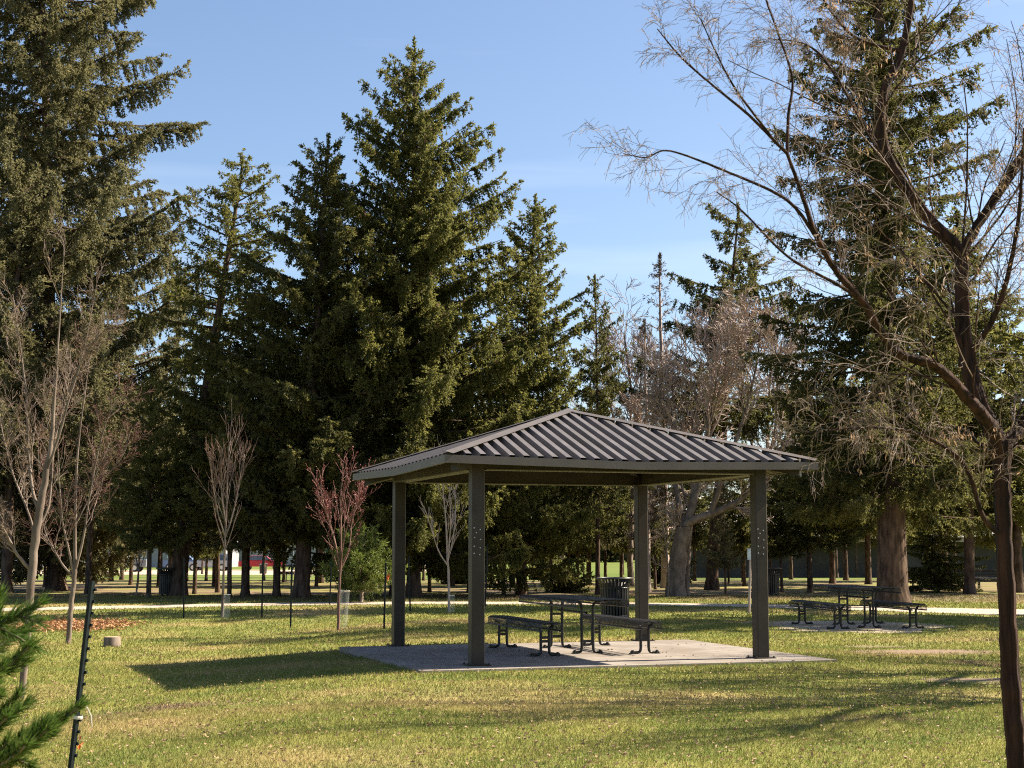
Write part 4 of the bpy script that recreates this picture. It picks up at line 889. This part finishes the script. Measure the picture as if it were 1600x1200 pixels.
# ------------------------------------------------------------------ parked vehicles on the gravel lot, far left
GL = noise_mat('dark_glass', (.03, .04, .05), (.06, .075, .09), 2, .08, spec=.8)
TY = plain('tyre_rubber', (.02, .02, .02), .8); RM = plain('alloy_rim', (.5, .5, .5), .3, .7)
def vehicle(px, py, body, prof, cabin, wheels, wr, wid, paint, label, name, rz=0.0):
    b = ground(px, py); t = thing(name, label, 'car', b, rz)
    def ext(poly, hw0, hw1, nm, mt, parent):
        m = MB(); n = len(poly); zt = max(z for _, z in poly); zb = min(z for _, z in poly)
        hw = [hw0 + (hw1 - hw0)*(z - zb)/(zt - zb) for _, z in poly]
        V = [(x, -h, z) for (x, z), h in zip(poly, hw)] + [(x, h, z) for (x, z), h in zip(poly, hw)]
        m.add(V, [[i, (i+1) % n, n + (i+1) % n, n + i] for i in range(n)])
        c0 = len(V); cx = sum(x for x, _ in poly)/n; cz = sum(z for _, z in poly)/n
        V2 = V[:n] + [(cx, -(hw0 + hw1)/2, cz)]; m.add(V2, [[(i+1) % n, i, n] for i in range(n)])
        V3 = V[n:] + [(cx, (hw0 + hw1)/2, cz)]; m.add(V3, [[i, (i+1) % n, n] for i in range(n)])
        return m.build(nm, mt, parent)
    bo = ext(prof, wid/2, wid/2*.96, 'body', paint, t)
    cb = ext(cabin, wid/2*.94, wid/2*.76, 'cabin', paint, t)
    cx = np.mean([x for x, _ in cabin]); zz = [z for _, z in cabin]; z0, z1 = min(zz), max(zz)
    g2 = [(cx + (x - cx)*.9, z0 + .06 + (z - z0)*.8) for x, z in cabin]
    ext(g2, wid/2*.945, wid/2*.80, 'window_glass', GL, t)
    for wx in wheels:
        for s in (-1, 1):
            m = MB(); P = np.array([(wx, s*(wid/2 - .2), wr), (wx, s*(wid/2 + .015), wr)]); m.tubes(P, [wr, wr], 20, cap=True); wo = m.build('wheel', TY, t)
            q = MB(); P = np.array([(wx, s*(wid/2 - .1), wr), (wx, s*(wid/2 + .03), wr)]); q.tubes(P, [wr*.6, wr*.58], 16, cap=True); q.build('rim', RM, wo)
    xs = [x for x, _ in prof]; xe = max(xs)
    for s in (-1, 1):
        m = MB(); m.box((xe - .02, s*wid*.36, .82), (.08, .3, .16)); m.build('headlight', M['white'], t)
    return t
pick = [(-2.8, .5), (-1.9, .42), (1.9, .42), (2.75, .5), (2.8, .95), (2.6, 1.08), (1.4, 1.15), (-2.8, 1.15)]
pcab = [(-.9, 1.15), (1.35, 1.15), (.75, 1.82), (-.75, 1.84)]
vehicle(184, 893.5, None, pick, pcab, (-1.75, 1.7), .38, 1.95, noise_mat('grey_car_paint', (.16, .165, .18), (.2, .205, .22), 2, .3, spec=.6), 'grey pickup truck parked far off behind the left trunks', 'parked_pickup', math.pi)
sed = [(-2.2, .4), (2.2, .4), (2.25, .7), (2.1, .85), (1.0, .95), (-1.6, .98), (-2.2, .9)]
scab = [(-1.6, .97), (1.05, .95), (.4, 1.42), (-1.0, 1.45)]
vehicle(409, 891.5, None, sed, scab, (-1.35, 1.4), .33, 1.8, noise_mat('red_car_paint', (.28, .012, .018), (.34, .016, .022), 2, .3, spec=.6), 'bright red car parked far off between the left trunks', 'parked_car', 0.1)
vehicle(327, 892, None, sed, [(-2.0, .97), (1.0, .95), (.5, 1.6), (-1.8, 1.65)], (-1.35, 1.4), .34, 1.8, noise_mat('white_car_paint', (.30, .31, .33), (.36, .375, .40), 2, .3, spec=.6), 'white car parked far off left of the red one', 'parked_car', math.pi)
vehicle(288, 891, None, sed, scab, (-1.35, 1.4), .33, 1.8, noise_mat('blue_car_paint', (.10, .16, .28), (.13, .2, .34), 2, .3, spec=.6), 'blue car parked far off behind the big leaning trunk', 'parked_car', .05)
vehicle(35, 892, None, sed, scab, (-1.35, 1.4), .33, 1.8, noise_mat('silver_car_paint', (.4, .42, .45), (.48, .5, .53), 2, .3, spec=.6), 'silver car parked far off behind the leftmost bare trunk', 'parked_car', .05)
b = ground(299, 891); t = thing('traffic_cone', 'small orange cone far off beside the blue parked car', 'cone', b); m = MB(); m.lathe([(.2, .03), (.17, .05), (.03, .85), (.001, .85)], 16); m.build('cone_body', M['orange'], t); q = MB(); q.box((0, 0, .018), (.5, .5, .035)); q.build('base', M['orange'], t)

# far buildings
def building(c, L, D, eave, ridge, wallm, roofm, label, name, rz=0, over=.5, win=0):
    t = thing(name, label, 'building', c, rz)
    m = MB(); m.box((0, 0, eave/2 - .25), (L, D, eave + .5)); wo = m.build('wall', wallm, t)
    m = MB(); a, d2 = L/2 + over, D/2 + over
    V = [(-a, -d2, eave), (a, -d2, eave), (a, d2, eave), (-a, d2, eave), (-a, 0, ridge), (a, 0, ridge)]
    m.add(V, [[0, 1, 5, 4], [2, 3, 4, 5], [3, 2, 1, 0]]); m.add(V, [[1, 2, 5], [3, 0, 4]]); m.build('roof', roofm, t)
    m = MB(); m.box((0, -d2 - .02, eave), (2*a, .05, .3)); m.build('fascia', M['twig_grey'], t)
    for i in range(win):
        x = -L/2 + (i + .5)*L/win
        q = MB(); q.box((x, -D/2 - .015, eave*.55), (1.3, .06, 1.0)); f = q.build('window', M['white'], t); q = MB(); q.box((x, -D/2 - .035, eave*.55), (1.1, .05, .8)); q.build('pane', GL, f)
    return t
WG = noise_mat('pale_wall', (.24, .245, .265), (.30, .305, .32), 1, .8); WD = noise_mat('dark_wall', (.06, .055, .05), (.09, .08, .07), 1, .8)
RP = noise_mat('pale_roof', (.5, .49, .48), (.6, .58, .57), .6, .7)
cB = at(1500, 870, 95); building((cB[0], 97, -.6), 34, 9, 2.6, 5.4, WD, RP, 'long low park building with a pale roof behind the right trees', 'park_building', 0, 1.2, 0)
for px, Y, L, label, wm in [(255, 175, 16, 'pale house far beyond the parking lot, behind the leaning trunk', WG), (70, 180, 22, 'pale house far off at the left behind the bare trunks', WG), (500, 185, 26, 'long pale building far beyond the table left of the red sapling', WG)]:
    c = at(px, 870, Y); building((c[0], Y, -.7), L, 8, 2.8, 5.2, wm, RP, label, 'far_house', 0, .5, 4)

# ------------------------------------------------------------------ grass and fallen leaves
def keep_grass(x, y):
    lx = (x - CX)*ca + (y - CY)*sa; ly = -(x - CX)*sa + (y - CY)*ca
    j = rg.normal(0, .022, len(x)); ok = ~((lx > -2.885 + j) & (lx < 2.795 + j) & (ly > -2.60 + j) & (ly < 2.03 + j))
    nr = np.interp(x, pathband[0], pathband[1]); fr = np.interp(x, pathband[0], pathband[2]); j = .16*np.sin(x*2.3) + .1*np.sin(x*5.1 + 1) + rg.normal(0, .1, len(x)); ok &= ~((y > nr + .05 + j) & (y < fr - .05 + j*.8))
    for cx, cy, rx, ry in pads: ok &= (((x - cx)/rx)**2 + ((y - cy)/ry)**2) > rg.uniform(.35, 1.7, len(x))
    return ok
rg = np.random.default_rng(99); gm_ = MB()
def blades(y0, y1, per, hgt, wid):
    area = .5*(y1**2 - y0**2)*.84; n = int(area*per); y = np.sqrt(rg.uniform(y0**2, y1**2, n)); x = rg.uniform(-.42, .42, n)*y
    k = keep_grass(x, y); x, y = x[k], y[k]; n = len(x); a = rg.uniform(0, 6.28, n); h = hgt*rg.uniform(.5, 1.3, n); wv = wid*rg.uniform(.7, 1.3, n)/2
    P = np.stack([x, y, gz(x, y) - .004], 1); S = np.stack([np.cos(a), np.sin(a), np.zeros(n)], 1)*wv[:, None]
    b = rg.uniform(0, 6.28, n); ln = rg.uniform(.2, 1.0, n)*h; T = P + np.stack([np.cos(b)*ln, np.sin(b)*ln, h], 1)
    gm_.add(np.stack([P - S, P + S, T], 1).reshape(-1, 3), np.arange(3*n).reshape(n, 3))
blades(6.5, 15, 2600, .040, .0065); blades(15, 23, 1100, .042, .010); blades(23, 33, 450, .045, .017); blades(33, 48, 150, .05, .03)
tag(gm_.build('grass', M['blade']), 'short mown spring grass mixed with straw', 'grass', kind='stuff')
lm = MB()
def leaves(x, y, size, mi, up=.3):
    n = len(x); k = keep_grass(x, y) ; x, y = x[k], y[k]; n = len(x)
    D = unit(np.stack([rg.normal(size=n), rg.normal(size=n), rg.uniform(-.1, up, n)], 1)); lm.kites(np.stack([x, y, gz(x, y) + rg.uniform(.02, .05, n)], 1), D, size*rg.uniform(.5, 1.3, n), size*.6*rg.uniform(.6, 1.3, n), rg, mi, .3)
n = 4200; y = np.sqrt(rg.uniform(8**2, 19**2, n)); leaves(rg.uniform(-.42, .42, n)*y, y, .036, 0)
n = 1500; y = rg.uniform(19, 34, n); leaves(rg.uniform(-.42, .42, n)*y, y, .05, 0)
for px, py, sx, sy, n in [(1280, 1100, 1.2, .8, 420), (560, 1090, 1.3, .7, 150), (1000, 1180, 1.5, .6, 360), (1500, 1030, 1.4, 1.0, 140), (540, 985, .8, .5, 120), (800, 1130, 2.2, .6, 360)]:
    c = ground(px, py); leaves(c[0] + rg.normal(0, sx, n), c[1] + rg.normal(0, sy, n), .036, 0)
k_ = 90; la = rg.uniform(-2.8, 2.7, k_); lb = rg.uniform(-2.55, 1.95, k_); wx, wy = loc2w(la, lb)
D = unit(np.stack([rg.normal(size=k_), rg.normal(size=k_), rg.uniform(0, .25, k_)], 1)); lm.kites(np.stack([wx, wy, np.full(k_, .034)], 1), D, .04*rg.uniform(.5, 1.3, k_), .025, rg, 0, .2)
tag(lm.build('dry_leaf_litter', [M['leaf_dry']]), 'scattered tan dry leaves lying in the grass', 'leaf litter', kind='stuff')
lm = MB(); c = ground(112, 979); n = 2600; leaves(c[0] + rg.uniform(-1, 1, n)*.85 + rg.normal(0, .3, n), c[1] + rg.normal(0, .55, n), .085, 0, .5)
tag(lm.build('rusty_leaf_litter', [M['leaf_orange']]), 'patch of rusty orange fallen leaves behind the slim bare trunk', 'leaf litter', kind='stuff')
